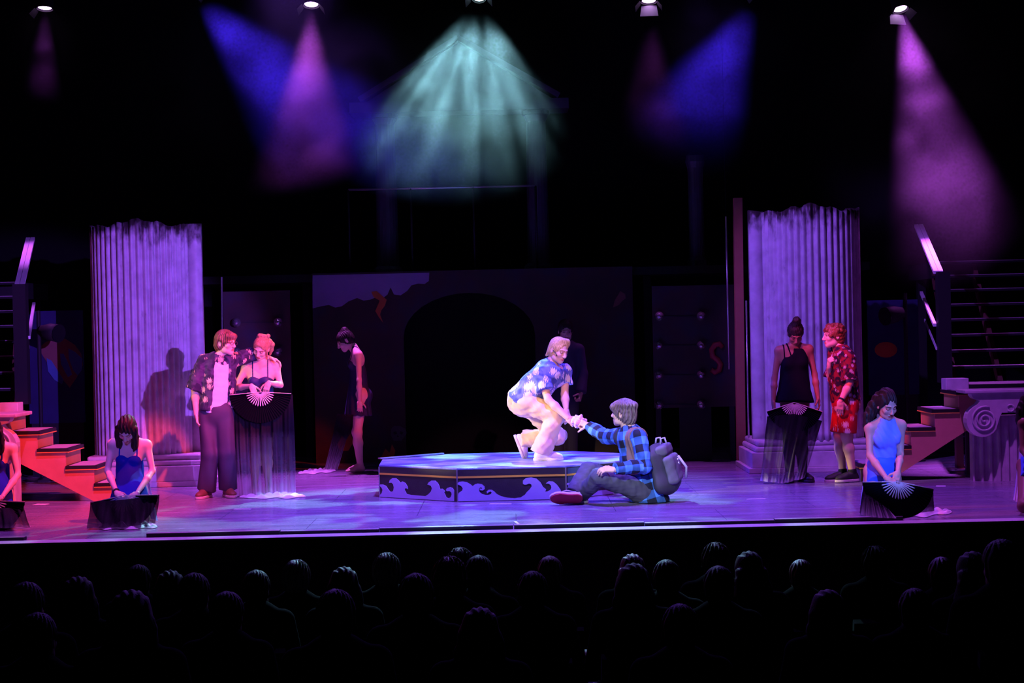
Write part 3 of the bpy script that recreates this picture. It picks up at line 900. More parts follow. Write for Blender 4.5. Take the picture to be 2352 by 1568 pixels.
KNOB = None
m, nt, N, L, b = new_mat('glass_globe')
b.inputs['Base Color'].default_value = (0.42, 0.40, 0.42, 1); b.inputs['Roughness'].default_value = 0.08; b.inputs['Metallic'].default_value = 0.8
KNOB = m
def globe_panel(x0, x1, ztop, zbot, gx, gy, Y, label, letter=False):
    t = thing('globe_panel', ((x0 + x1) / 2, Y, 0), label, 'scenery flat', 'dark flats with two rows of globes')
    MB().box((x0, Y, zbot), (x1, Y + 0.04, ztop)).build('panel_board', MUR, t)
    MB().box((x0 + 0.02, Y, 0), (x0 + 0.08, Y + 0.06, zbot)).build('leg', BLACK, t)
    MB().box((x1 - 0.08, Y, 0), (x1 - 0.02, Y + 0.06, zbot)).build('leg', BLACK, t)
    MB().box((x0 + 0.3, Y + 0.02, 0), (x1 - 0.3, Y + 0.04, zbot)).build('lower_board', BLACK, t)
    for py in gy:
        pa, pb = W(gx[0], py, Y), W(gx[1], py, Y)
        MB().bar(pa + (0, -0.01, 0), pb + (0, -0.01, 0), 0.008, 0.01).build('wire_bar', BLACK, t)
        for p in (pa, pb):
            k = MB().lathe(p + (0, -0.075, 0), [(0.008, -0.055), (0.03, -0.047), (0.048, -0.027), (0.055, 0.0), (0.048, 0.027), (0.03, 0.047), (0.02, 0.06)], 18, 'y')
            g = k.build('globe', KNOB, t, smooth=True)
            MB().lathe(p + (0, -0.022, 0), [(0.022, -0.02), (0.03, 0.0), (0.03, 0.02)], 12, 'y').build('socket', BLACK, g)
    return t
YG = 21.0
gp = globe_panel(W(1500, 800, YG)[0], W(1688, 800, YG)[0], W(1600, 655, YG)[2], W(1600, 935, YG)[2], (1513, 1609), (726, 793, 861, 929), YG, 'dark flat with eight mirror globes and a red letter S')
# red letter S on it
def sshape():
    c = [(1660, 797), (1652, 790), (1642, 792), (1635, 803), (1637, 818), (1648, 826), (1655, 836), (1652, 850), (1642, 855), (1633, 849)]
    return [W(x, y, YG - 0.012) for x, y in c]
MB().tube(sshape(), [0.03] + [0.036] * 8 + [0.03], 8).build('letter_s', mat('letter_red', (0.26, 0.02, 0.03), 0.6), gp, smooth=True)
globe_panel(W(515, 800, YG)[0], W(668, 800, YG)[0], W(600, 668, YG)[2], W(600, 950, YG)[2], (545, 640), (740, 807, 875, 942), YG, 'very dark flat with blue lit globes behind the embracing couple')

# navy painted side flats
YS = 20.9
def side_flat(px0, px1, py0, py1, label):
    a = W(px0, py0, YS); b_ = W(px1, py1, YS)
    t = thing('painted_side_flat', ((a[0] + b_[0]) / 2, YS, 0), label, 'scenery flat', 'navy side flats')
    MB().box((min(a[0], b_[0]), YS, b_[2]), (max(a[0], b_[0]), YS + 0.04, a[2])).build('panel_board', MBLU, t)
    MB().box((min(a[0], b_[0]) + 0.02, YS + 0.01, 0), (max(a[0], b_[0]) - 0.02, YS + 0.04, b_[2])).build('lower_board', BLACK, t)
    return t
sf = side_flat(62, 195, 715, 970, 'navy painted flat with a portrait of a figure in teal beside the pink handrail')
flatpoly('painted_shoulders', [(88,800),(105,785),(125,778),(150,778),(172,792),(186,812),(190,838),(175,868),(160,890),(148,876),(128,850),(108,832)], YS - 0.010, 0.009, MSKIN, sf)
flatpoly('painted_bodice', [(107,822),(118,828),(146,872),(142,882),(125,872),(110,852)], YS - 0.016, 0.006, MTEAL, sf)
flatpoly('painted_bodice', [(157,800),(172,808),(189,824),(187,850),(178,862),(168,850),(158,822)], YS - 0.016, 0.006, MTEAL, sf)
flatpoly('painted_bodice', [(138,812),(146,812),(158,838),(165,860),(156,866),(140,836)], YS - 0.016, 0.006, MTEAL, sf)
flatpoly('painted_hair', [(92,760),(98,748),(115,742),(132,745),(141,758),(142,772),(134,780),(112,783),(96,780)], YS - 0.016, 0.006, BLACK, sf)
sf2 = side_flat(1992, 2112, 690, 905, 'navy painted flat with an orange round shape beside the dim stairs')
flatpoly('painted_round', [(2035 + 26 * math.cos(a), 803 + 18 * math.sin(a)) for a in np.linspace(0, 6.1, 16)], YS - 0.010, 0.009, MOR, sf2)

# brown post and thin rods
pst = W(1701, 1085, 20.45); 
o = MB().bar((W(1703, 1080, 20.45)[0], 20.45, 0), W(1694, 455, 20.45), 0.10, 0.10).build('timber_post', mat('post_brown', (0.35, 0.12, 0.07), 0.7, var=0.2), None, origin=(pst[0], 20.45, 0)); tag(o, 'tall brown timber post left of the column by the woman in black', 'post')
RODM = mat('rod_steel', (0.6, 0.6, 0.62), 0.3, metal=0.8)
for a, b_, Y, lab in (((1675, 848), (1667, 497), 20.6, 'thin steel rod hanging left of the brown timber post'), ((1721, 1070), (1714, 690), 20.0, 'thin steel rod between timber post and fluted column'), ((512, 1060), (509, 636), 20.5, 'thin steel rod behind the man in white tank top')):
    p, q = W(*a, Y), W(*b_, Y)
    if a[1] > 1000: p = np.array((p[0], Y, 0.0))
    o = MB().tube([p, q], 0.011, 8).build('steel_rod', RODM, None, smooth=True, origin=p); tag(o, lab, 'rod')
    if a[0] == 1675: MB().tube([q, (q[0], q[1], 8.15)], 0.004, 6).build('hanging_wire', DRAPE, o)

# upper deck, railing and temple front
YT = 22.7
deck = MB().box((-4.2, 22.3, 2.30), (4.6, 24.3, 2.40)).build('upper_deck', BLACK, None, origin=(0, 23.3, 2.3)); tag(deck, 'black upper deck carrying the temple front', 'deck')
for x in (-4.0, -2.7, 1.8, 4.4):
    MB().box((x - 0.05, 23.0, 0), (x + 0.05, 23.1, 2.30)).build('post', BLACK, deck)
tp = thing('temple_front', (W(1055, 600, YT)[0], YT, 2.4), 'pale temple front with pediment and two columns high on the upper deck', 'temple')
TEM = plaster_mat('temple_paint', (0.07, 0.06, 0.09))
cz1 = W(1055, 231, YT)[2]; cz0 = W(1055, 255, YT)[2]
xa, xb = W(803, 245, YT)[0], W(1306, 240, YT)[0]
MB().box((xa, YT - 0.05, cz0), (xb, YT + 0.5, cz1)).build('cornice', TEM, tp)
sa, sb = W(840, 230, YT)[0], W(1270, 229, YT)[0]; apx = 0.5 * (sa + sb); apz = cz1 + (apx - sa) * 0.62
MB().prism([(sa, YT, cz1), (sb, YT, cz1), (apx, YT, apz)], (0, 0.4, 0)).build('pediment', TEM, tp)
for s_ in (-1, 1):
    e = sa - 0.08 if s_ < 0 else sb + 0.08
    MB().bar((e, YT + 0.15, cz1 + 0.03), (apx, YT + 0.15, apz + 0.05), 0.5, 0.07).build('raking_cornice', TEM, tp)
for px in (884, 1234):
    x = W(px, 400, YT)[0]
    MB().lathe((x, YT + 0.2, 2.4), [(0.19, 0), (0.19, 0.06), (0.15, 0.10), (0.14, 1.0), (0.125, cz0 - 2.4 - 0.14), (0.16, cz0 - 2.4 - 0.06), (0.18, cz0 - 2.4 - 0.05), (0.18, cz0 - 2.4)], 20).build('column', TEM, tp, smooth=False)
rl = thing('deck_railing', (W(1015, 436, 22.35)[0], 22.35, 2.4), 'thin steel railing along the upper deck in front of the temple', 'railing')
pa, pb = W(800, 436, 22.35), W(1230, 433, 22.35)
zr = pa[2]
MB().tube([(pa[0], 22.35, zr), (pb[0], 22.35, zr)], 0.014, 8).build('top_rail', RODM, rl, smooth=True)
for x in np.linspace(pa[0], pb[0], 4):
    MB().tube([(x, 22.35, 2.4), (x, 22.35, zr)], 0.014, 8).build('upright', BLACK, rl, smooth=True)
# lone pale column on the deck, right
x = W(1602, 450, 22.5)[0]
o = MB().lathe((x, 22.7, 2.4), [(0.13, 0), (0.13, 0.08), (0.10, 0.12), (0.10, 1.2), (0.105, 1.28), (0.13, 1.36), (0.12, 1.44), (0.06, 1.49), (0.01, 1.50)], 20).build('deck_column', TEM, None, smooth=False, origin=(x, 22.7, 2.4)); tag(o, 'dim rounded column standing on the upper deck', 'column')

# ------------------------------------------------------------------ lanterns on the batten
bz = W(1176, -62, LAMP_Y)[2] + 0.05
bat = thing('lighting_batten', (0, LAMP_Y + 0.12, bz), 'black pipe that the stage lanterns hang from', 'pipe')
MB().tube([(-7, LAMP_Y + 0.12, bz), (7.2, LAMP_Y + 0.12, bz)], 0.025, 10).build('pipe', BLACK, bat, smooth=True)
for x in (-6, -2, 2.2, 6):
    MB().tube([(x, LAMP_Y + 0.12, bz), (x, LAMP_Y + 0.12, 8.16)], 0.006, 6).build('drop_cable', BLACK, bat)
def lantern(loc, aim, c, label, power=8.0, hood=False):
    loc = A3(loc); d = unit(A3(aim) - loc)
    t = thing('stage_lantern', loc, label, 'stage light', 'lanterns hung on the batten')
    b0 = loc - d * 0.01
    MB().tube([b0 - d * 0.30, b0 - d * 0.26, b0 - d * 0.06, b0 + d * 0.015], [0.05, 0.092, 0.096, 0.098], 20, cap=False).build('housing', BLACK, t, smooth=True)
    le = mat('lens_%02d' % int(100 * c[0] + 10 * c[1]), (0.8, 0.8, 0.8), 0.2, emit=tuple(0.35 + 0.65 * q for q in c), estr=power)
    MB().tube([b0 - d * 0.012, b0 - d * 0.006], [0.082, 0.082], 20).build('lens', le, t)
    r = unit(np.cross(d, (0, 0, 1)))
    MB().tube([b0 - d * 0.14 + r * 0.11, b0 - d * 0.14 + r * 0.11 + (0, 0, 0.2), b0 - d * 0.14 - r * 0.11 + (0, 0, 0.2), b0 - d * 0.14 - r * 0.11], 0.009, 8).build('yoke', BLACK, t)
    yk = b0 - d * 0.14 + (0, 0, 0.2)
    MB().tube([yk, (yk[0], LAMP_Y + 0.12, bz)], 0.012, 8).build('hook_clamp', BLACK, t)
    u = np.cross(r, d)
    for s1 in (-1, 1):
        q = b0 + d * 0.018 + r * s1 * 0.10
        MB().prism([q - u * 0.07, q + u * 0.07, q + u * 0.09 + d * 0.08 + r * s1 * 0.06, q - u * 0.09 + d * 0.08 + r * s1 * 0.06], r * 0.003).build('barn_door', BLACK, t)
    if hood:
        q = b0 + d * 0.018 + unit(u * np.sign(u[1])) * 0.10
        e_ = unit(u * np.sign(u[1]))
        MB().prism([q - r * 0.09, q + r * 0.09, q + r * 0.11 + d * 0.13 + e_ * 0.01, q - r * 0.11 + d * 0.13 + e_ * 0.01], e_ * 0.003).build('hood', mat('hood_grey', (0.35, 0.33, 0.36), 0.6), t)
    return t
llab = ['small lit lantern with a faint purple glow below it', 'lantern throwing a deep blue beam to the right', 'lantern with pink lens beside the deep blue beam',
        'lantern over the pale teal beam of streaks', 'lantern with pink lens and pale hood', 'lantern throwing a deep blue beam to the left', 'lantern throwing the wide bright magenta beam']
for (pp, aim, c, p, deg, gb), lab in zip(BACK, llab):
    lantern(lampxyz(*pp), aim, c, lab, hood=pp[0] in (1490, 2068))

# dark side lamps in front of the navy flats
for px, py, lab in ((118, 762, 'black side lamp with a glint in front of the portrait flat'), (2050, 722, 'black side lamp with a glint in front of the navy flat by the dim stairs')):
    p = W(px, py, 20.3); t = thing('boom_lamp', (p[0], 20.3, 0), lab, 'stage light', 'black lamps on side booms')
    sg = 1 if px < 1000 else -1
    MB().tube([(p[0] - sg * 0.16, 20.35, 0), (p[0] - sg * 0.16, 20.35, p[2] + 0.25)], 0.024, 10).build('boom_pole', BLACK, t)
    MB().lathe((p[0] - sg * 0.16, 20.35, 0), [(0.2, 0), (0.2, 0.02), (0.03, 0.04)], 16).build('boom_base', BLACK, t)
    MB().tube([p + (-sg * 0.14, 0.06, 0.02), p + (-sg * 0.02, 0, 0), p + (sg * 0.10, -0.07, -0.02)], [0.06, 0.10, 0.105], 16).build('housing', BLACK, t, smooth=True)
    MB().tube([p + (sg * 0.101, -0.0705, -0.02), p + (sg * 0.108, -0.0745, -0.021)], [0.108, 0.108], 16).build('lens_ring', mat('lens_glass_dark', (0.01, 0.01, 0.012), 0.12), t)

# ------------------------------------------------------------------ anatomy kits (local frames)
# head frame: face looks along -y, z up, origin in the middle of the head
def head_prims(fem):
    j = 0.9 if fem else 1.0
    P = [ell((0, 0.014, 0.032), (0.073, 0.093, 0.084)),
         ell((0, -0.026, -0.028), (0.058 * (0.97 if fem else 1), 0.064, 0.078), sm=0.03),
         ell((0, -0.064, -0.090), (0.027 * j, 0.024, 0.024), sm=0.03),
         ell((0.040 * j, -0.018, -0.072), (0.022, 0.034, 0.024), sm=0.03), ell((-0.040 * j, -0.018, -0.072), (0.022, 0.034, 0.024), sm=0.03)]
    for s in (-1, 1):
        P += [ell((s * 0.041, -0.060, -0.024), (0.021, 0.022, 0.019), sm=0.02),
              cone((s * 0.012, -0.086, 0.027), (s * 0.046, -0.070, 0.026), 0.008, 0.007, sm=0.015),
              ell((s * 0.031, -0.104, 0.006), (0.018, 0.020, 0.012), op='s', sm=0.012),
              ell((s * 0.031, -0.076, 0.006), (0.0135, 0.0125, 0.0125), sm=0.003),
              ell((s * 0.0755, 0.016, -0.004), (0.008, 0.019, 0.031), sm=0.006),
              ell((s * 0.083, 0.012, 0.000), (0.005, 0.010, 0.017), op='s', sm=0.004),
              ell((s * 0.0105, -0.100, -0.032), (0.008, 0.010, 0.008), sm=0.006)]
    P += [cone((0, -0.088, 0.016), (0, -0.111, -0.026), 0.0075, 0.0115, sm=0.012),
          ell((0, -0.0865, -0.0575), (0.021, 0.0095, 0.0062), sm=0.008), ell((0, -0.0855, -0.0680), (0.017, 0.0095, 0.0070), sm=0.008),
          ell((0, -0.100, -0.0625), (0.020, 0.010, 0.0016), op='s', sm=0.002),
          cone((0, 0.030, -0.06), (0, 0.050, -0.13), 0.049 * j, 0.049 * j, sm=0.02)]
    return P
HEADS = {}
def head_mesh(fem):
    if fem not in HEADS:
        HEADS[fem] = surf(head_prims(fem), 0.0034)
    return HEADS[fem]

def face_tint(V, fem, brow=(0.35, 0.22, 0.15), eyes='down', makeup=0.0):
    x, y, z = V[:, 0], V[:, 1], V[:, 2]; ax = np.abs(x)
    T = np.ones((len(V), 3)); fr = y < -0.05
    def put(mask, c):
        T[mask & fr] = c
    cheek = np.exp(-(((ax - 0.042) / 0.02) ** 2 + ((z + 0.03) / 0.018) ** 2))
    T -= (cheek * fr)[:, None] * np.array((0.0, 0.16, 0.14))
    put((np.abs(z - (0.029 - 6.0 * (ax - 0.034) ** 2)) < 0.0042) & (ax > 0.012) & (ax < 0.053), brow)
    put(((ax - 0.031) / 0.019) ** 2 + ((z - 0.010) / 0.010) ** 2 < 1, (0.82 - 0.3 * makeup, 0.70 - 0.3 * makeup, 0.70 - 0.2 * makeup))
    if eyes == 'open':
        put(((ax - 0.031) / 0.0125) ** 2 + ((z - 0.006) / 0.0055) ** 2 < 1, (1.0, 1.1, 1.2))
        put(((ax - 0.031) / 0.0055) ** 2 + ((z - 0.006) / 0.006) ** 2 < 1, (0.10, 0.07, 0.06))
        put((np.abs(z - (0.0125 - 18 * (ax - 0.031) ** 2)) < 0.0022) & (np.abs(ax - 0.031) < 0.015), (0.12, 0.09, 0.09))
    else:
        put((np.abs(z - (-0.0005 + 16 * (ax - 0.031) ** 2)) < 0.0028) & (np.abs(ax - 0.031) < 0.015), (0.13, 0.09, 0.09))
    lip = (x / 0.0235) ** 2 + ((z + 0.0625) / 0.0115) ** 2 < 1
    put(lip & (y < -0.07), (0.86, 0.42, 0.42) if not fem else (0.85, 0.30, 0.34))
    put((np.abs(z + 0.0625) < 0.0020) & (ax < 0.021) & (y < -0.07), (0.35, 0.14, 0.14))
    return T

# hand frame: wrist at origin, fingers along +y, back of the hand +z, thumb on +x
def hand_prims(curl=(25, 30, 20), spread=1.0, thumb=0.5):
    P = [rbox((0.0, 0.048, 0.0), (0.037, 0.046, 0.0135), np.eye(3), 0.012), cone((0, -0.006, 0), (0, 0.03, 0), 0.026, 0.028, (0, 0, 1), 0.8, sm=0.015)]
    fx = (0.028, 0.0095, -0.0095, -0.027); ln = ((0.042, 0.025, 0.020), (0.046, 0.029, 0.021), (0.043, 0.027, 0.020), (0.034, 0.020, 0.018))
    for i in range(4):
        p = np.array((fx[i], 0.090 - 0.004 * abs(i - 1.2), 0.001)); a = 0.0
        lat = math.radians((1.3 - i) * 4.5 * spread)
        r = 0.0092 if i < 3 else 0.0078
        for q in range(3):
            a += math.radians(curl[q] * (1 + 0.08 * i))
            d = np.array((math.sin(lat) * math.cos(a), math.cos(lat) * math.cos(a), -math.sin(a)))
            e = p + d * ln[i][q]
            P.append(cone(p, e, r * (1 - 0.07 * q), r * (0.95 - 0.08 * q), sm=0.003 if q else 0.008)); p = e
    p = np.array((0.030, 0.018, -0.004)); a = 0
    for q, (l_, r) in enumerate(((0.042, 0.0125), (0.031, 0.0105), (0.026, 0.0095))):
        ang = math.radians(48 - 14 * q)
        d = unit((math.sin(ang), math.cos(ang), -thumb * (0.5 + 0.4 * q)))
        e = p + d * l_; P.append(cone(p, e, r, r * 0.9, sm=0.008 if q == 0 else 0.004)); p = e
    return P
HANDS = {'relax': ((22, 28, 18), 1.0, 0.5), 'grip': ((62, 70, 45), 0.5, 1.0), 'flat': ((8, 10, 8), 1.2, 0.3), 'drape': ((38, 24, 14), 1.1, 0.6)}
HM = {}
def hand_mesh(kind):
    if kind not in HM: HM[kind] = surf(hand_prims(*HANDS[kind]), 0.0036)
    return HM[kind]

# foot frame: ankle above origin at (0,0,.085); heel at y=-.06; toes towards +y; sole at z=0
def foot_prims():
    P = [cone((0, 0.0, 0.11), (0, -0.01, 0.05), 0.034, 0.036), cone((0, -0.025, 0.032), (0, 0.06, 0.035), 0.031, 0.034, sm=0.02),
         cone((0, 0.02, 0.06), (0, 0.12, 0.026), 0.034, 0.026, sm=0.025), rbox((0.0, 0.115, 0.016), (0.040, 0.045, 0.014), np.eye(3), 0.013, sm=0.02)]
    for i in range(5):
        x = 0.032 - 0.016 * i
        P.append(cone((x, 0.145, 0.014), (x - 0.002, 0.180 - 0.006 * i - (0.004 if i == 0 else 0), 0.010), 0.011 if i == 0 else 0.008, 0.0095 if i == 0 else 0.007, sm=0.006))
    return P
def shoe_upper_prims():
    return [cone((0, -0.008, 0.085), (0, -0.012, 0.045), 0.043, 0.045, fa=True), cone((0, -0.03, 0.042), (0, 0.08, 0.042), 0.039, 0.042, sm=0.02),
            cone((0, 0.03, 0.068), (0, 0.145, 0.040), 0.038, 0.030, sm=0.03), ell((0, 0.135, 0.036), (0.046, 0.068, 0.032), sm=0.02),
            cone((0, 0.0, 0.12), (0, 0.0, 0.07), 0.034, 0.034, op='s', sm=0.004), plane((0, 0, 0.018), (0, 0, -1))]
def shoe_sole_prims():
    return [ell((0, 0.125, 0.012), (0.051, 0.082, 0.5)), ell((0, -0.022, 0.012), (0.044, 0.052, 0.5), sm=0.05), cone((0, -0.02, 0.012), (0, 0.12, 0.012), 0.040, 0.046, sm=0.03),
            plane((0, 0, 0.026), (0, 0, 1)), plane((0, 0, 0.0), (0, 0, -1))]
FM = {}
def foot_mesh(kind):
    if kind not in FM:
        pr = {'foot': foot_prims, 'upper': shoe_upper_prims, 'sole': shoe_sole_prims}[kind]()
        FM[kind] = surf(pr, 0.0045)
    return FM[kind]

def frame(y, z):
    """columns = x,y,z axes, y kept, z made square to it"""
    y = unit(y); z = A3(z) - y * (A3(z) @ y); z = unit(z); x = np.cross(y, z)
    return np.stack([x, y, z], 1)
def place(VF, M, o, sc=1.0, mirror=False):
    V, F = VF
    V = V * sc
    if mirror:
        V = V * np.array((-1, 1, 1)); F = F[:, ::-1]
    return V @ M.T + A3(o), F

def body_prims(J, front, g, fem, butt=1.0):
    """J: dict of joints (world). g: girth scale. returns prim list"""
    P = []
    pel, neck = J['pelvis'], J['neck']; up = unit(neck - pel); n = A3(front) - up * (A3(front) @ up); n = unit(n)
    sl, sr = J['sl'], J['sr']; hl, hr = J['hl'], J['hr']
    wz = 0.92 if fem else 1.0
    P += [cone(lerp(hl, hr, 0.28), lerp(hl, hr, 0.72), 0.115 * g, 0.115 * g, n, 0.82, sm=0.04),
          cone(lerp(pel, neck, 0.10), lerp(pel, neck, 0.42), 0.142 * g, 0.122 * g * wz, n, 0.72, sm=0.05),
          cone(lerp(pel, neck, 0.42), lerp(pel, neck, 0.72), 0.122 * g * wz, 0.148 * g * wz, n, 0.66, sm=0.05),
          cone(lerp(sl, sr, 0.25) - up * 0.05, lerp(sl, sr, 0.75) - up * 0.05, 0.095 * g, 0.095 * g, n, 0.85, sm=0.05),
          cone(lerp(sl, neck, 0.1), lerp(sr, neck, 0.1), 0.048 * g, 0.048 * g, sm=0.04),
          cone(neck - up * 0.02, J['head'] - J['hz'] * 0.055 + J['hy'] * 0.022, 0.058 * g * wz, 0.050 * g * wz, sm=0.04)]
    for s in (sl, sr):
        P.append(cone(lerp(neck, J['head'], 0.25), lerp(neck, s, 0.8), 0.042 * g, 0.045 * g, sm=0.04))
    side = unit(sl - sr)
    for s in (-1, 1):
        P.append(ell(pel - n * 0.055 * g + side * s * 0.075 * g - up * 0.03, (0.085 * g * butt,) * 3, sm=0.05))
        if fem:
            P.append(ell(lerp(pel, neck, 0.66) + n * 0.066 * g + side * s * 0.072 * g, (0.054 * g,) * 3, sm=0.05))
    for q in 'lr':
        s, e, w_ = J['s' + q], J['e' + q], J['w' + q]; ga = g * (0.86 if fem else 1.0)
        P += [cone(s, e, 0.050 * ga, 0.037 * ga, sm=0.03), ell(s, (0.054 * ga,) * 3, sm=0.03),
              cone(e, lerp(e, w_, 0.35), 0.037 * ga, 0.041 * ga, sm=0.02), cone(lerp(e, w_, 0.35), w_, 0.041 * ga, 0.027 * ga, sm=0.02)]
        h, k, a = J['h' + q], J['k' + q], J['a' + q]
        P += [cone(h, k, 0.092 * g, 0.056 * g, sm=0.04), ell(k, (0.058 * g,) * 3, sm=0.03),
              cone(k, lerp(k, a, 0.32), 0.054 * g, 0.058 * g, sm=0.03), cone(lerp(k, a, 0.32), a, 0.058 * g, 0.036 * g, sm=0.03)]
    return P

def bone_uv(V, bones):
    """cloth coordinates: along and around the nearest bone. bones: (a,b,front,meanr)"""
    best = np.full(len(V), 1e9); uv = np.zeros((len(V), 3))
    for (a, b, n, r, wgt) in bones:
        a, b = A3(a), A3(b); ab = b - a; L = np.linalg.norm(ab); d = ab / L
        n = A3(n) - d * (A3(n) @ d); n = unit(n); m_ = np.cross(d, n)
        v = V - a; t = np.clip(v @ d, 0, L)
        q = v - t[:, None] * d
        ds = np.linalg.norm(q, axis=1) - wgt
        k = ds < best
        ang = np.arctan2(q @ m_, q @ n)
        uv[k, 0] = (v @ d)[k]; uv[k, 1] = (ang * r)[k]; best[k] = ds[k]
    return uv

def person(spec):
    """builds body + clothes + hair. spec: dict"""
    J = {k: A3(W(*v)) for k, v in spec['j'].items()}
    if 'fix' in spec: spec['fix'](J)
    fem = spec.get('fem', False); g = spec.get('g', 0.92 if fem else 1.0); hs = spec.get('hs', 0.97 if fem else 1.03)
    hf = unit(spec['face']); hup = A3(spec.get('hup', (0, 0, 1)))
    M = frame(-hf, hup)                                   # local y = -face
    J['hy'] = M[:, 1]; J['hz'] = M[:, 2]
    base = A3(spec['base'])
    prims = body_prims(J, spec['front'], g, fem, spec.get('butt', 1.0))
    V, F = surf(prims, spec.get('vox', 0.010))
    parts = [(V, F, None)]
    hV, hF = head_mesh(fem)
    T = face_tint(hV, fem, spec.get('brow', (0.35, 0.22, 0.15)), spec.get('eyes', 'down'), spec.get('makeup', 0.3 if fem else 0.0))
    V2, F2 = place((hV, hF), M, J['head'], hs)
    parts.append((V2, F2, T))
    for q in 'lr':
        hd = spec['hand_' + q]                            # (dir, back normal, kind)
        Mh = frame(hd[0], hd[1])
        # thumb side: +x local for right hand palm down ... choose by given flag
        V3, F3 = place(hand_mesh(hd[2]), Mh, J['w' + q], 0.95 * (0.92 if fem else 1.0), mirror=hd[3])
        parts.append((V3, F3, None))
    shoes = []
    for q in 'lr':
        ft = spec['foot_' + q]                            # (toe dir, up, kind)
        Mf = frame(ft[0], ft[1])
        o = J['a' + q] - Mf[:, 2] * 0.085
        if ft[2] == 'foot':
            V4, F4 = place(foot_mesh('foot'), Mf, o, 0.95 if fem else 1.0); parts.append((V4, F4, None))
        else:
            shoes.append((Mf, o, ft[2], ft[3] if len(ft) > 3 else 1.0))
    V, F, T = join(parts)
    p = link_mesh('person', V, F, spec['skin'], None, base, True, tint=T)
    tag(p, spec['label'], 'person', spec.get('group'))
    for (Mf, o, m2, sc) in shoes:
        Vs, Fs = place(foot_mesh('upper'), Mf, o, sc); so = link_mesh('shoe', Vs, Fs, m2[0], p)
        Vs, Fs = place(foot_mesh('sole'), Mf, o, sc); link_mesh('shoe_sole', Vs, Fs, m2[1], so)
        if len(m2) > 2 and m2[2] is not None:
            for k in range(4):
                a_ = Mf @ (np.array((-0.022, 0.055 + 0.02 * k, 0.094 - 0.0105 * k)) * sc) + o; b_ = Mf @ (np.array((0.022, 0.058 + 0.02 * k, 0.094 - 0.0105 * k)) * sc) + o
                MB().tube([a_, lerp(a_, b_, 0.5) + Mf[:, 2] * 0.006, b_], 0.0045, 6).build('lace', m2[2], so, smooth=True)
            if len(m2) > 3:
                Vm, Fm = foot_mesh('sole'); Vm = Vm * (1.05, 1.02, 1.0) + (0, 0.002, 0.012)
                Vm, Fm = place((Vm, Fm), Mf, o, sc); link_mesh('midsole', Vm, Fm, mat('midsole_white', (0.75, 0.68, 0.72), 0.5), so)
                for s in (-1, 1):
                    pts = [Mf @ (np.array(c) * sc * (s, 1, 1)) + o for c in ((0.047, 0.10, 0.045), (0.047, 0.06, 0.062), (0.045, 0.02, 0.05), (0.043, -0.03, 0.05), (0.036, -0.055, 0.045))]
                    MB().tube(pts, 0.006, 6).build('side_stripe', m2[2], so, smooth=True)
    for gd in spec['wear'](J, g):
        gV, gF = surf(gd['p'], gd.get('vox', 0.009))
        cuv = bone_uv(gV, gd['bones']) if 'bones' in gd else None
        link_mesh(gd['name'], gV, gF, gd['m'], p, cuv=cuv)
    # hair in the head frame
    hp = spec['hair'](J)
    hv, hfz = surf(hp, 0.0042)
    hv = (hv * hs) @ M.T + J['head']
    link_mesh('hair', hv, hfz, spec['hairm'], p)
    if 'extra' in spec: spec['extra'](J, p, M, hs)
    return p, J

# ---- hair kits in the head frame
def hair_cap(th=0.012, face=((0, -0.118, -0.045), (0.066, 0.085, 0.118)), low=-0.07, seed=1, amp=0.003, fringe=None, sideburn=True):
    P = [ell((0, 0.018, 0.036), (0.074 + th, 0.092 + th, 0.086 + th)), ell((0, 0.045, -0.02), (0.066 + th * 0.7, 0.062 + th * 0.7, 0.07), sm=0.03)]
    if fringe: P += fringe
    P += [ell(face[0], face[1], op='s', sm=0.012)]
    P += [plane((0, 0.02, low), (0, -0.25, -1), 0.01)]
    for s in (-1, 1):
        P.append(ell((s * 0.088, 0.010, -0.010), (0.022, 0.021, 0.034), op='s', sm=0.008))
    P.append(disp(lambda Q: amp * np.sin(np.arctan2(Q[..., 0], Q[..., 1] + 0.02) * 26 + 14 * Q[..., 2] + 3 * sines(Q, 30, seed))))
    return P
def lock(pts, r, sm=0.012):
    return [cone(pts[i], pts[i + 1], r[i], r[i + 1], sm=sm) for i in range(len(pts) - 1)]

# ---- cloth helpers
def folds(sc, amp, seed, stretch=None):
    if stretch is None:
        return disp(lambda Q: amp * sines(Q, sc, seed))
    st = A3(stretch)
    return disp(lambda Q: amp * sines(Q * st, sc, seed))
def torso_axes(J, front):
    up = unit(J['neck'] - J['pelvis']); n = A3(front) - up * (A3(front) @ up); return up, unit(n), unit(J['sl'] - J['sr'])

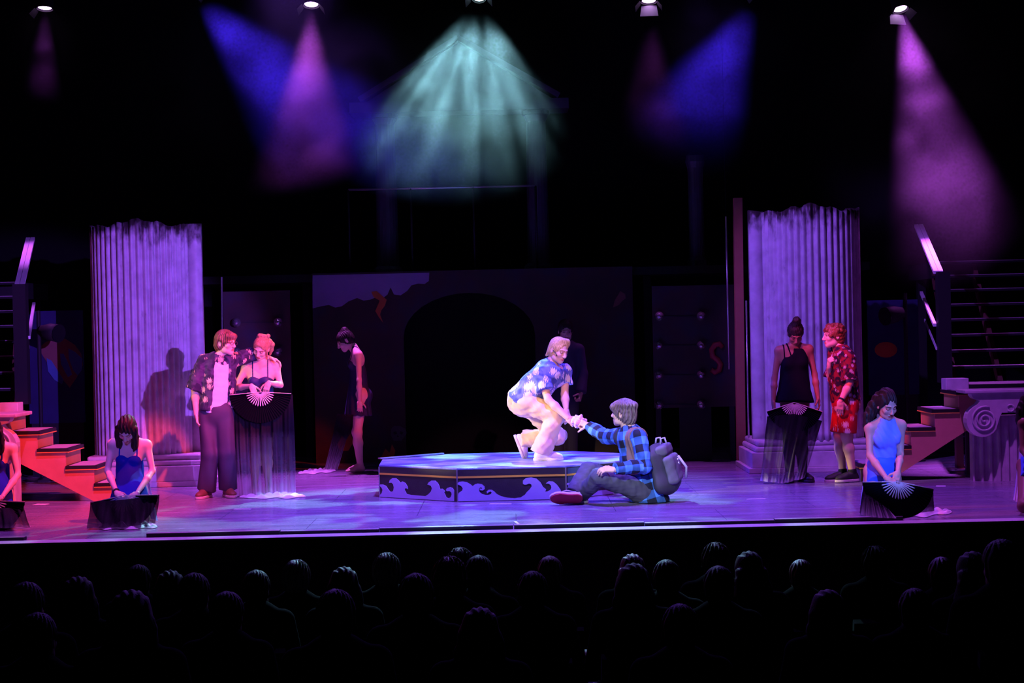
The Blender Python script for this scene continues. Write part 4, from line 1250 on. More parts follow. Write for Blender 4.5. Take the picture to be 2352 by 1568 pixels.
def skin_strap(J, front, g, p0, sd, hw, m, low, up, fem=True, infl=0.004, name='strap', prims=None, vox=0.0055):
    P = list(prims) if prims is not None else body_prims(J, front, g, fem)[:12]
    p0 = A3(p0); sd = unit(sd)
    P.append(disp(lambda Q: np.full(Q.shape[:-1], -infl)))
    P.append(('c', 0.0, lambda Q: np.abs((Q - p0) @ sd) - hw, None, None))
    P.append(plane(low, -A3(up)))
    P.append(plane(A3(J['neck']) + A3(up) * 0.10, up))
    return dict(name=name, p=P, m=m, vox=vox)
def collar_pair(nk, up, n, sd, m, r=0.078, drop=0.075, lift=0.015):
    out = []
    for s in (-1, 1):
        a = nk - n * r * 0.75 + sd * s * 0.02 + up * (lift + 0.03); b = nk + sd * s * r * 1.05 + up * lift; c = nk + n * r * 1.05 + sd * s * r * 0.55 - up * (0.045); e = c + sd * s * 0.02 - up * drop * 0.6 + n * 0.012
        nb = unit(sd * s * 1.0 + n * 0.4 + up * 0.6)
        P = [cone(a, b, 0.026, 0.034, nb, 0.24, sm=0.01), cone(b, c, 0.036, 0.036, unit(sd * s * 0.6 + n + up * 0.5), 0.24, sm=0.01), cone(c, e, 0.034, 0.006, unit(sd * s * 0.4 + n + up * 0.3), 0.26, sm=0.008)]
        out.append(dict(name='shirt_collar', p=P, m=m, vox=0.0055))
    return out

SKIN_A = skin_mat('skin_fair', (0.78, 0.50, 0.36))
SKIN_B = skin_mat('skin_light', (0.72, 0.45, 0.36))
SKIN_C = skin_mat('skin_tan', (0.55, 0.31, 0.22))
SKIN_D = skin_mat('skin_brown', (0.26, 0.12, 0.075))
H_BLOND = hair_mat('hair_blond', (0.86, 0.60, 0.26), 0.55)
H_BROWN = hair_mat('hair_brown', (0.30, 0.14, 0.07))
H_GREYBR = hair_mat('hair_ash_brown', (0.26, 0.19, 0.17))
H_DARK = hair_mat('hair_dark', (0.028, 0.014, 0.012), 0.35, 0.55, 0.22)
H_RED = hair_mat('hair_auburn', (0.33, 0.09, 0.03))
H_STRAW = hair_mat('hair_strawberry', (0.62, 0.32, 0.17), 0.5)

Z = (0, 0, 1)
# ================================================================== 1 man with open shirt
NAVY = mat('navy_trousers', (0.045, 0.035, 0.07), 0.7, var=0.2, vscale=12)
TANK = mat('white_cotton', (0.78, 0.74, 0.76), 0.8, bump=0.15, bscale=25)
SH1 = blotch_mat('leaf_shirt', (0.02, 0.018, 0.05), (0.62, 0.48, 0.36), (0.06, 0.045, 0.11), 9.5, pet=0.41)
SH_BR = (mat('shoe_brown', (0.16, 0.07, 0.04), 0.5), mat('sole_cream', (0.6, 0.55, 0.5), 0.6), mat('lace_cream', (0.55, 0.5, 0.45), 0.7))
Y1 = 17.82
def wear1(J, g):
    fr = np.array((0.35, -0.93, 0)); up, n, sd = torso_axes(J, fr)
    pel, nk = J['pelvis'], J['neck']
    tank = [cone(lerp(pel, nk, -0.02), lerp(pel, nk, 0.45), 0.154, 0.146, n, 0.76, sm=0.05, fa=True), cone(lerp(pel, nk, 0.4), lerp(pel, nk, 0.86), 0.146, 0.150, n, 0.76, sm=0.05),
            ell(lerp(pel, nk, 1.06) + n * 0.06, (0.085, 0.07, 0.10), [sd, n, up], op='s', sm=0.01), folds(24, 0.004, 3, (1, 1, 2.2))]
    shirt = [cone(lerp(pel, nk, 0.02), lerp(pel, nk, 0.5), 0.185, 0.165, n, 0.80, sm=0.05, fa=True), cone(lerp(pel, nk, 0.5), lerp(pel, nk, 0.86), 0.165, 0.165, n, 0.78, sm=0.05),
             cone(lerp(J['sl'], nk, 0.1), lerp(J['sr'], nk, 0.1), 0.068, 0.068, sm=0.05), cone(J['sr'], lerp(J['sr'], J['er'], 1.02), 0.075, 0.088, sm=0.03, fb=True),
             cone(J['sl'], lerp(J['sl'], J['el'], 1.0), 0.075, 0.075, sm=0.03), cone(J['el'], lerp(J['el'], J['wl'], 0.55), 0.072, 0.07, sm=0.03, fb=True),
             # open front: a tall wedge taken out
             cone(lerp(pel, nk, -0.3) + n * 0.20 + sd * 0.015, lerp(pel, nk, 0.98) + n * 0.16 + sd * 0.0, 0.135, 0.090, op='s', sm=0.01),
             cone(nk - up * 0.02, nk + up * 0.2 + n * 0.02, 0.07, 0.085, op='s', sm=0.008),
             folds(24, 0.010, 5), folds(55, 0.004, 9)]
    c0 = nk + up * 0.012
    collar = collar_pair(nk, up, n, sd, mat('collar_cream', (0.55, 0.45, 0.38), 0.8))
    tr = [cone(lerp(J['hl'], J['hr'], 0.25), lerp(J['hl'], J['hr'], 0.75), 0.140, 0.140, n, 0.84, sm=0.04), cone(lerp(pel, nk, -0.05), lerp(pel, nk, 0.09), 0.155, 0.147, n, 0.78, sm=0.03, fb=True)]
    for q in 'lr':
        h, k, a = J['h' + q], J['k' + q], J['a' + q]
        tr += [cone(h, k, 0.108, 0.085, sm=0.03), cone(k, a + (a - k) * 0.02, 0.085, 0.098, sm=0.03, fb=True)]
    tr.append(folds(30, 0.010, 8, (1, 1, 0.35)))
    return [dict(name='tank_top', p=tank, m=TANK), dict(name='open_shirt', p=shirt, m=SH1, vox=0.0085), *collar, dict(name='trousers', p=tr, m=NAVY)]
def hair1(J):
    P = hair_cap(0.017, ((0.0, -0.125, -0.055), (0.064, 0.080, 0.105)), -0.085, 2, 0.004, fringe=[cone((-0.05, -0.060, 0.078), (0.05, -0.066, 0.070), 0.026, 0.024, sm=0.03)])
    P += lock([(0.03, 0.09, -0.03), (0.02, 0.095, -0.09)], [0.035, 0.012]) + lock([(-0.03, 0.09, -0.03), (-0.02, 0.095, -0.085)], [0.035, 0.012])
    return P
def extra1(J, p, M, hs):
    pts = []
    GL = mat('glasses_frame', (0.08, 0.03, 0.04), 0.3)
    m = MB()
    for s in (-1, 1):
        m.tube([M @ (np.array((s * 0.032 + 0.021 * math.cos(a), -0.103, 0.004 + 0.016 * math.sin(a))) * hs) + J['head'] for a in np.linspace(0, 6.283, 15)], 0.0022, 6)
        m.tube([M @ (np.array(c) * hs) + J['head'] for c in ((s * 0.053, -0.100, 0.008), (s * 0.075, -0.05, 0.008), (s * 0.080, 0.01, 0.006))], 0.002, 6)
    m.tube([M @ (np.array(c) * hs) + J['head'] for c in ((-0.011, -0.104, 0.006), (0.011, -0.104, 0.006))], 0.002, 6)
    m.build('glasses', GL, p, smooth=True)
P1, J1 = person(dict(label='man in open leaf print shirt and white tank top, arm around the woman beside him', base=G(497, 1138),
    j=dict(pelvis=(497, 945, Y1), neck=(507, 826, Y1), head=(519, 788, Y1 - 0.02), sl=(541, 826, Y1 + 0.08), sr=(467, 829, Y1 - 0.02), el=(572, 815, Y1 + 0.28), wl=(618, 822, Y1 + 0.30),
           er=(448, 893, Y1 - 0.02), wr=(451, 952, Y1 - 0.05), hl=(516, 947, Y1), hr=(478, 947, Y1), kl=(519, 1040, Y1 - 0.05), kr=(483, 1042, Y1 - 0.05), al=(523, 1121, Y1 + 0.02), ar=(474, 1123, Y1 + 0.0)),
    front=(0.35, -0.93, 0), face=(0.86, -0.50, -0.06), hup=(0.0, 0, 1), eyes='open', skin=SKIN_A, hairm=H_BROWN, hair=hair1, wear=wear1, extra=extra1,
    hand_l=((0.9, 0, -0.3), (0, 0.3, 1), 'relax', False), hand_r=((0.12, -0.1, -1), (-1, -0.2, 0), 'relax', False),
    foot_l=((0.45, -0.89, 0), Z, SH_BR), foot_r=((-0.30, -0.95, 0), Z, SH_BR)))

# ================================================================== 2 woman with the long veil
Y2 = 18.12
NAVYD = mat('navy_dress', (0.02, 0.022, 0.10), 0.6)
def slip_dress(J, g, front, m, hem, flare=0.2, vneck=True, straps=True, seed=4):
    up, n, sd = torso_axes(J, front); pel, nk = J['pelvis'], J['neck']
    d = [cone(lerp(pel, nk, 0.30), lerp(pel, nk, 0.45), 0.128 * g, 0.122 * g, n, 0.74, sm=0.05), cone(lerp(pel, nk, 0.45), lerp(pel, nk, 0.70), 0.122 * g, 0.148 * g, n, 0.70, sm=0.05, fb=True)]
    for s in (-1, 1):
        d.append(ell(lerp(pel, nk, 0.66) + n * 0.068 * g + sd * s * 0.070 * g, (0.061 * g,) * 3, sm=0.05))
    d.append(cone(lerp(pel, nk, 0.42), hem, 0.125 * g, flare, n, 0.85, sm=0.05, fb=True))
    for s in (-1, 1):
        d.append(ell(pel - n * 0.055 * g + sd * s * 0.070 * g - up * 0.03, (0.102 * g,) * 3, sm=0.05))
    if vneck:
        d.append(cone(lerp(pel, nk, 0.73) + n * 0.10, lerp(pel, nk, 1.05) + n * 0.10, 0.012, 0.10, op='s', sm=0.01))
    d.append(plane(lerp(pel, nk, 0.84), up))
    ax = unit(pel - hem) if np.linalg.norm(pel - hem) > 0.01 else up
    m_ = np.cross(ax, n)
    d.append(disp(lambda Q: 0.006 * np.sin(np.arctan2((Q - pel) @ m_, (Q - pel) @ n) * 13 + 2 * sines(Q, 12, seed)) * np.clip(((pel - Q) @ ax + 0.12) / 0.3, 0, 1)))
    out = [dict(name='dress', p=d, m=m, vox=0.0085)]
    if straps:
        for s in (-1, 1):
            out.append(skin_strap(J, front, g, sd * s * 0.078 + lerp(pel, nk, 0.9), sd, 0.007, m, lerp(pel, nk, 0.74), up))
    return out
def hair2(J):
    P = hair_cap(0.012, ((0, -0.126, -0.036), (0.066, 0.092, 0.125)), -0.06, 4, 0.003)
    for k in range(9):
        a = k * 2.4; r = 0.03 + 0.012 * (k % 3)
        P.append(ell((r * math.cos(a), 0.05 + 0.02 * math.sin(a * 1.7), 0.115 + r * math.sin(a) * 0.8), (0.026, 0.024, 0.024), sm=0.008))
    P += lock([(0.07, 0.06, 0.07), (0.095, 0.07, 0.03), (0.09, 0.07, -0.04), (0.08, 0.06, -0.10)], [0.03, 0.028, 0.022, 0.01])
    P += lock([(-0.05, 0.07, 0.09), (-0.07, 0.085, 0.06)], [0.026, 0.014])
    P += lock([(0.072, -0.03, 0.02), (0.078, -0.03, -0.06), (0.075, -0.02, -0.12)], [0.012, 0.009, 0.004])
    return P
P2, J2 = person(dict(label='woman in dark blue dress with curly light bun looking down at her fan', fem=True, g=0.92, base=G(598, 1128),
    j=dict(pelvis=(598, 948, Y2), neck=(600, 838, Y2), head=(600, 800, Y2 - 0.07), sl=(634, 842, Y2), sr=(565, 845, Y2), el=(644, 884, Y2 - 0.06), wl=(617, 879, Y2 - 0.27),
           er=(541, 890, Y2 - 0.08), wr=(578, 886, Y2 - 0.28), hl=(614, 952, Y2), hr=(582, 952, Y2), kl=(613, 1040, Y2 - 0.02), kr=(586, 1040, Y2 - 0.03), al=(616, 1110, Y2 + 0.04), ar=(585, 1110, Y2)),
    front=(-0.1, -1, 0), face=(-0.25, -0.82, -0.52), hup=(0.12, -0.5, 0.85), skin=SKIN_A, hairm=H_STRAW, hair=hair2,
    wear=lambda J, g: slip_dress(J, g, (-0.1, -1, 0), NAVYD, lerp(J['kl'], J['kr'], 0.5) + (0, 0, 0.17), 0.24),
    hand_l=((-0.30, -0.30, -0.9), (-0.1, -0.85, 0.35), 'drape', False), hand_r=((0.35, -0.30, -0.88), (0.1, -0.85, 0.35), 'drape', True),
    foot_l=((0.2, -1, 0), Z, 'foot'), foot_r=((-0.2, -1, 0), Z, 'foot')))

# ================================================================== 3/4/10/11 kneeling dancers
def long_hair(th, seed, left, right, face=((0, -0.122, -0.050), (0.062, 0.085, 0.115)), amp=0.0035, part=True):
    P = [ell((0, 0.018, 0.036), (0.074 + th, 0.092 + th, 0.086 + th)), ell((0, 0.05, -0.03), (0.068 + th * 0.6, 0.058, 0.085), sm=0.03)]
    P += [ell(face[0], face[1], op='s', sm=0.012)]
    for pts, r in left + right: P += lock(pts, r, 0.015)
    if part: P.append(cone((0, -0.11, 0.09), (0, 0.03, 0.142), 0.006, 0.005, op='s', sm=0.006))
    P.append(disp(lambda Q: amp * np.sin(Q[..., 0] * 190 + 3 * sines(Q, 24, seed) + 20 * Q[..., 1])))
    return P
def kneeler(dx, dy, label, m_dress, skin, hairm, fan_above=True, group=None):
    o = lambda x, y, Y: (x + dx, y + dy, Y)
    def hair3(J):
        return long_hair(0.013, 3, [([(0.07, -0.01, 0.03), (0.080, -0.045, -0.05), (0.072, -0.085, -0.12), (0.066, -0.115, -0.20), (0.060, -0.12, -0.25)], [0.034, 0.034, 0.030, 0.020, 0.006])],
                         [([(-0.07, -0.01, 0.03), (-0.080, -0.045, -0.05), (-0.072, -0.085, -0.12), (-0.066, -0.115, -0.20), (-0.060, -0.12, -0.25)], [0.034, 0.034, 0.030, 0.020, 0.006])])
    def wear3(J, g):
        up, n, sd = torso_axes(J, (0, -1, 0.05)); pel = J['pelvis']
        out = slip_dress(J, g, (0, -1, 0.05), m_dress, lerp(pel, lerp(J['kl'], J['kr'], 0.5), 0.75), 0.19)
        return out
    def extra3(J, p, M, hs):
        # wrist band
        d = unit(J['wr'] - J['er'])
        MB().tube([J['wr'] - d * 0.025, J['wr'] - d * 0.013], 0.031, 14).build('hair_tie', BLACK, p, smooth=True)
    return person(dict(label=label, group=group, fem=True, g=0.86, base=G(294 + dx, 1200 + dy),
        j=dict(pelvis=o(298, 1124, 15.74), neck=o(298, 1014, 15.68), head=o(292, 986, 15.56), sl=o(338, 1022, 15.68), sr=o(258, 1020, 15.66), el=o(350, 1082, 15.62), wl=o(314, 1133, 15.34),
               er=o(247, 1081, 15.60), wr=o(268, 1131, 15.34), hl=o(320, 1128, 15.72), hr=o(277, 1128, 15.72), kl=o(330, 1191, 15.34), kr=o(262, 1192, 15.34), al=o(318, 1176, 15.80), ar=o(276, 1177, 15.80)),
        front=(0, -1, 0.05), face=(-0.10, -0.62, -0.78), hup=(0.05, -0.75, 0.65), skin=skin, hairm=hairm, hair=hair3, wear=wear3, extra=extra3,
        hand_l=((-0.75, -0.35, -0.45), (-0.1, -0.6, 0.75), 'grip', False), hand_r=((0.65, -0.35, -0.5), (0.1, -0.6, 0.75), 'grip', True),
        foot_l=((0.05, 1, -0.05), (0, 0.05, -1), 'foot'), foot_r=((-0.05, 1, -0.05), (0, 0.05, -1), 'foot')))
BLUED = mat('royal_blue_dress', (0.012, 0.02, 0.30), 0.9, spec=0.08)
P3, J3 = kneeler(0, 0, 'kneeling dancer in royal blue slip dress, dark hair hanging over her face', BLUED, SKIN_B, H_DARK)
# teal petal of the skirt beside her
def skirt_panel(parent, tops, bots, m, name='skirt_panel', amp=0.012, nf=5):
    nu, nv = 18, 14; V = []
    for i in range(nv):
        v = i / (nv - 1)
        for k in range(nu):
            u = k / (nu - 1)
            t = A3(tops[0]) * (1 - u) + A3(tops[1]) * u; b_ = A3(bots[0]) * (1 - u) + A3(bots[1]) * u
            p = t * (1 - v) + b_ * v
            V.append(p + np.array((0, amp * math.sin(u * nf * 6.28 + v * 1.5) * (0.3 + v), 0)))
    F = [(i * nu + k, i * nu + k + 1, (i + 1) * nu + k + 1, (i + 1) * nu + k) for i in range(nv - 1) for k in range(nu - 1)]
    dye = np.zeros((len(V), 3)); dye[:, 0] = 1; dye[:, 1] = 0.72
    o = link_mesh(name, V, F, m, parent, dye=dye)
    return o
VBLUE = veil_mat('pale_blue_chiffon', (0.35, 0.42, 0.85), (0.52, 0.56, 0.90))
VTEAL = veil_mat('teal_chiffon', (0.05, 0.30, 0.55), (0.08, 0.36, 0.60))
skirt_panel(P3, (W(322, 1108, 15.62), W(343, 1106, 15.66)), (W(318, 1180, 15.42), W(362, 1196, 15.55)), VTEAL)
P4, J4 = kneeler(-309, 8, 'dancer kneeling at the very edge, red lit arm before the scroll capital', BLUED, SKIN_B, H_DARK)
skirt_panel(P4, (W(20, 1100, 15.68), W(30, 1096, 15.72)), (W(12, 1180, 15.5), W(38, 1178, 15.6)), VBLUE)

PALEB = mat('pale_blue_dress', (0.20, 0.30, 0.86), 0.6, bump=0.1, bscale=18)
BRIGHTB = mat('bright_blue_skirt', (0.06, 0.16, 0.85), 0.6)
def kneeler2(dx, dy, label, skin, rot=0.0):
    o = lambda x, y, Y: (x + dx, y + dy, Y)
    fr = (0.18, -1, 0.05)
    def hair4(J):
        P = long_hair(0.010, 6, [([(0.04, 0.09, 0.0), (0.06, 0.10, -0.06), (0.06, 0.09, -0.14)], [0.05, 0.045, 0.02])],
                      [([(-0.04, 0.08, 0.04), (-0.085, 0.08, -0.05), (-0.125, 0.06, -0.12), (-0.15, 0.02, -0.20), (-0.15, -0.01, -0.28)], [0.055, 0.052, 0.046, 0.034, 0.012])],
                      face=((0, -0.125, -0.032), (0.070, 0.098, 0.132)), amp=0.004, part=False)
        P.insert(2, ell((0.0, 0.035, 0.10), (0.060, 0.065, 0.048), sm=0.03))
        return P
    def wear4(J, g):
        up, n, sd = torso_axes(J, fr); pel, nk = J['pelvis'], J['neck']
        top = [cone(lerp(pel, nk, 0.28), lerp(pel, nk, 0.45), 0.128 * g, 0.122 * g, n, 0.76, sm=0.05, fa=True), cone(lerp(pel, nk, 0.45), lerp(pel, nk, 0.72), 0.122 * g, 0.150 * g, n, 0.72, sm=0.05)]
        for s in (-1, 1): top.append(ell(lerp(pel, nk, 0.66) + n * 0.070 * g + sd * s * 0.070 * g, (0.063 * g,) * 3, sm=0.05))
        top += [cone(lerp(pel, nk, 0.72) + n * 0.07 - sd * 0.05, nk + n * 0.05 - sd * 0.02 + up * 0.02, 0.085, 0.055, n, 0.5, sm=0.04),
                cone(lerp(pel, nk, 0.72) + n * 0.09 + sd * 0.07, nk + n * 0.05 + sd * 0.03 + up * 0.02, 0.035, 0.03, n, 0.5, sm=0.02),
                cone(lerp(pel, nk, 0.74) + n * 0.14 + sd * 0.035, lerp(pel, nk, 0.92) + n * 0.12 + sd * 0.01, 0.030, 0.008, op='s', sm=0.006),
                plane(nk + up * 0.03, up)]
        c0 = lerp(pel, nk, 0.9)
        top.append(disp(lambda Q: 0.0035 * np.sin(((Q - c0) @ up) * 70 + ((Q - c0) @ sd) * 90 + 2 * sines(Q, 20, 2))))
        hem = lerp(pel, lerp(J['kl'], J['kr'], 0.5), 0.42)
        sk = [cone(lerp(pel, nk, 0.30), pel, 0.134 * g, 0.165 * g, n, 0.80, sm=0.04, fa=True), cone(pel, hem, 0.165 * g, 0.175 * g, n, 0.8, sm=0.04, fb=True), folds(26, 0.004, 4)]
        return [dict(name='halter_top', p=top, m=PALEB, vox=0.0075), dict(name='skirt', p=sk, m=BRIGHTB)]
    p, J = person(dict(label=label, fem=True, g=0.86, base=G(2030 + dx, 1186 + dy),
        j=dict(pelvis=o(2027, 1078, 15.0), neck=o(2036, 966, 14.92), head=o(2037, 931, 14.86), sl=o(2070, 977, 14.95), sr=o(1997, 983, 14.90), el=o(2068, 1044, 14.90), wl=o(2062, 1085, 14.68),
               er=o(1998, 1046, 14.84), wr=o(2036, 1098, 14.60), hl=o(2048, 1082, 15.0), hr=o(2006, 1082, 15.0), kl=o(2064, 1173, 14.62), kr=o(2000, 1174, 14.62), al=o(2052, 1158, 15.06), ar=o(2010, 1158, 15.06)),
        front=fr, face=(0.30, -0.86, -0.42), hup=(0.08, -0.4, 0.9), skin=skin, hairm=H_DARK, hair=hair4, wear=wear4, brow=(0.15, 0.09, 0.07),
        hand_l=((-0.35, -0.5, -0.75), (0.2, -0.75, 0.5), 'relax', False), hand_r=((0.70, -0.35, -0.40), (0.0, -0.5, 0.85), 'grip', True),
        foot_l=((0.05, 1, -0.05), (0, 0.05, -1), 'foot'), foot_r=((-0.05, 1, -0.05), (0, 0.05, -1), 'foot')))
    skirt_panel(p, (W(1990 + dx, 1045 + dy, 15.02), W(2012 + dx, 1050 + dy, 14.88)), (W(1976 + dx, 1160 + dy, 14.95), W(2000 + dx, 1176 + dy, 14.72)), VBLUE)
    return p, J
P10, J10 = kneeler2(0, 0, 'kneeling dancer in pale blue halter dress with long dark hair pulled back', SKIN_C)
P11, J11 = kneeler2(352, -12, 'dancer kneeling at the far edge beside the fluted pedestal, mostly cut off', SKIN_D)

# ================================================================== 5 dim dancer upstage
Y5 = 20.5
DARKD = mat('dark_navy_dress', (0.014, 0.018, 0.06), 0.7)
def hair5(J):
    P = hair_cap(0.013, ((0, -0.122, -0.052), (0.064, 0.085, 0.112)), -0.06, 4, 0.003)
    P += [ell((0, 0.06, 0.12), (0.045, 0.045, 0.04), sm=0.02)]
    return P
P5, J5 = person(dict(label='dim red lit dancer in short dark dress bowing her head behind the platform', fem=True, g=0.88, base=G(815, 1083),
    j=dict(pelvis=(828, 903, Y5), neck=(816, 800, Y5), head=(793, 783, Y5 - 0.02), sl=(823, 815, Y5 - 0.16), sr=(821, 815, Y5 + 0.16), el=(825, 873, Y5 - 0.22), wl=(826, 922, Y5 - 0.20), er=(824, 873, Y5 + 0.22), wr=(822, 922, Y5 + 0.20),
           hl=(829, 908, Y5 - 0.09), hr=(829, 908, Y5 + 0.09), kl=(821, 993, Y5 - 0.08), kr=(819, 992, Y5 + 0.08), al=(828, 1066, Y5 - 0.07), ar=(826, 1065, Y5 + 0.09)),
    front=(-1, -0.1, 0), face=(-0.86, -0.12, -0.50), hup=(-0.5, 0, 0.86), skin=SKIN_B, hairm=H_DARK, hair=hair5,
    wear=lambda J, g: slip_dress(J, g, (-1, -0.1, 0), DARKD, lerp(J['kl'], J['kr'], 0.5) + (0.02, 0, 0.20), 0.19),
    hand_l=((0, 0, -1), (0.2, -1, 0), 'relax', True), hand_r=((0, 0, -1), (0.2, 1, 0), 'relax', False),
    foot_l=((-1, -0.2, 0), Z, 'foot'), foot_r=((-1, 0.1, 0), Z, 'foot')))

# ================================================================== 6 blond man crouching
KHAKI = mat('cream_trousers', (0.74, 0.54, 0.34), 0.75, bump=0.12, bscale=30)
SH6 = blotch_mat('blue_flower_shirt', (0.07, 0.10, 0.30), (0.78, 0.70, 0.76), (0.18, 0.24, 0.50), 8.0, pet=0.50)
SH_W = (mat('shoe_white', (0.82, 0.76, 0.80), 0.5), mat('sole_white', (0.80, 0.74, 0.78), 0.5), mat('lace_white', (0.85, 0.8, 0.83), 0.7))
def wear6(J, g):
    fr = np.array((0.80, -0.45, -0.45)); up, n, sd = torso_axes(J, fr); pel, nk = J['pelvis'], J['neck']
    sh = [cone(lerp(pel, nk, -0.16) - n * 0.02, lerp(pel, nk, 0.5), 0.190, 0.168, n, 0.92, sm=0.05, fa=True), cone(lerp(pel, nk, 0.5), lerp(pel, nk, 0.9), 0.168, 0.160, n, 0.92, sm=0.05), cone(lerp(J['sl'], J['sr'], 0.25) - up * 0.05, lerp(J['sl'], J['sr'], 0.75) - up * 0.05, 0.118, 0.118, n, 0.9, sm=0.05),
          cone(lerp(J['sl'], nk, 0.1), lerp(J['sr'], nk, 0.1), 0.068, 0.068, sm=0.05),
          cone(J['sr'], lerp(J['sr'], J['er'], 0.62), 0.076, 0.084, sm=0.03, fb=True), cone(J['sl'], lerp(J['sl'], J['el'], 0.55), 0.074, 0.080, sm=0.03, fb=True),
          cone(nk + up * 0.03, nk + up * 0.2 + n * 0.06, 0.062, 0.085, op='s', sm=0.008), folds(28, 0.009, 11), folds(66, 0.0035, 12)]
    col = collar_pair(nk, up, n, sd, SH6, 0.074, 0.06, 0.02)
    bt = [cone(lerp(pel, nk, 0.1) + n * 0.140, lerp(pel, nk, 0.9) + n * 0.130, 0.020, 0.020, n, 0.5, sm=0.01)]
    tr = [cone(lerp(J['hl'], J['hr'], 0.2), lerp(J['hl'], J['hr'], 0.8), 0.140, 0.140, sm=0.05), cone(pel, lerp(pel, nk, 0.22), 0.145, 0.140, n, 0.8, sm=0.04)]
    tr += [ell(pel - n * 0.055 - up * 0.03, (0.140, 0.140, 0.140), sm=0.05)]
    for q, fl in (('r', 0.105), ('l', 0.095)):
        h, k, a = J['h' + q], J['k' + q], J['a' + q]
        tr += [cone(h, k, 0.110, 0.088, sm=0.04), cone(k, a + (a - k) * 0.02, 0.085, fl, sm=0.03, fb=True)]
    tr += [folds(34, 0.011, 21), folds(75, 0.004, 22)]
    return [dict(name='flower_shirt', p=sh, m=SH6, vox=0.0075), *col, dict(name='trousers', p=tr, m=KHAKI, vox=0.008)]
def hair6(J):
    P = hair_cap(0.011, ((0.0, -0.130, -0.022), (0.068, 0.096, 0.132)), -0.085, 6, 0.002)
    P[2:2] = []
    P.append(cone((-0.035, -0.028, 0.112), (0.045, -0.034, 0.112), 0.020, 0.026, sm=0.03)); P.append(ell((0.062, -0.030, 0.085), (0.022, 0.028, 0.028), sm=0.02))
    P += lock([(-0.03, 0.085, -0.05), (-0.035, 0.105, -0.09)], [0.03, 0.012]) + lock([(0.03, 0.085, -0.05), (0.03, 0.10, -0.09)], [0.03, 0.012])
    return P
def extra6(J, p, M, hs):
    f = lambda c: M @ (np.array(c) * hs) + J['head']
    MB().tube([f((-0.080, 0.0, 0.0)), f((-0.074, -0.04, -0.012)), f((-0.062, -0.062, -0.038))], [0.003, 0.003, 0.0048], 6).build('cheek_microphone', BLACK, p, smooth=True)
def fix6(J):
    J['ar'][2] = 0.325 + 0.085
P6, J6 = person(dict(label='blond man in blue flower shirt and cream trousers crouching on the platform', base=(W(1245, 1055, 17.6)[0], 17.6, 0.325), fix=fix6,
    j=dict(pelvis=(1208, 920, 17.66), neck=(1263, 850, 17.64), head=(1283, 805, 17.58), sl=(1298, 853, 17.76), sr=(1243, 862, 17.50), el=(1297, 905, 17.70), wl=(1300, 938, 17.62),
           er=(1259, 917, 17.40), wr=(1304, 960, 17.32), hl=(1212, 926, 17.76), hr=(1210, 926, 17.57), kl=(1281, 1001, 17.80), kr=(1278, 953, 17.46), al=(1203, 1008, 17.88), ar=(1243, 1040, 17.50)),
    front=(0.80, -0.45, -0.45), face=(0.62, -0.70, -0.36), hup=(0.12, 0.0, 1), skin=SKIN_A, hairm=H_BLOND, hair=hair6, wear=wear6, extra=extra6, brow=(0.60, 0.42, 0.28), eyes='down', vox=0.009, butt=0.8,
    hand_l=((0.25, -0.3, -0.9), (0.8, -0.5, 0.3), 'relax', False), hand_r=((0.75, -0.10, -0.62), (0.1, -0.9, 0.3), 'grip', True),
    foot_l=((0.34, -0.05, -0.94), (0.94, -0.05, 0.34), SH_W), foot_r=((1, -0.10, 0), Z, SH_W, 1.08)))

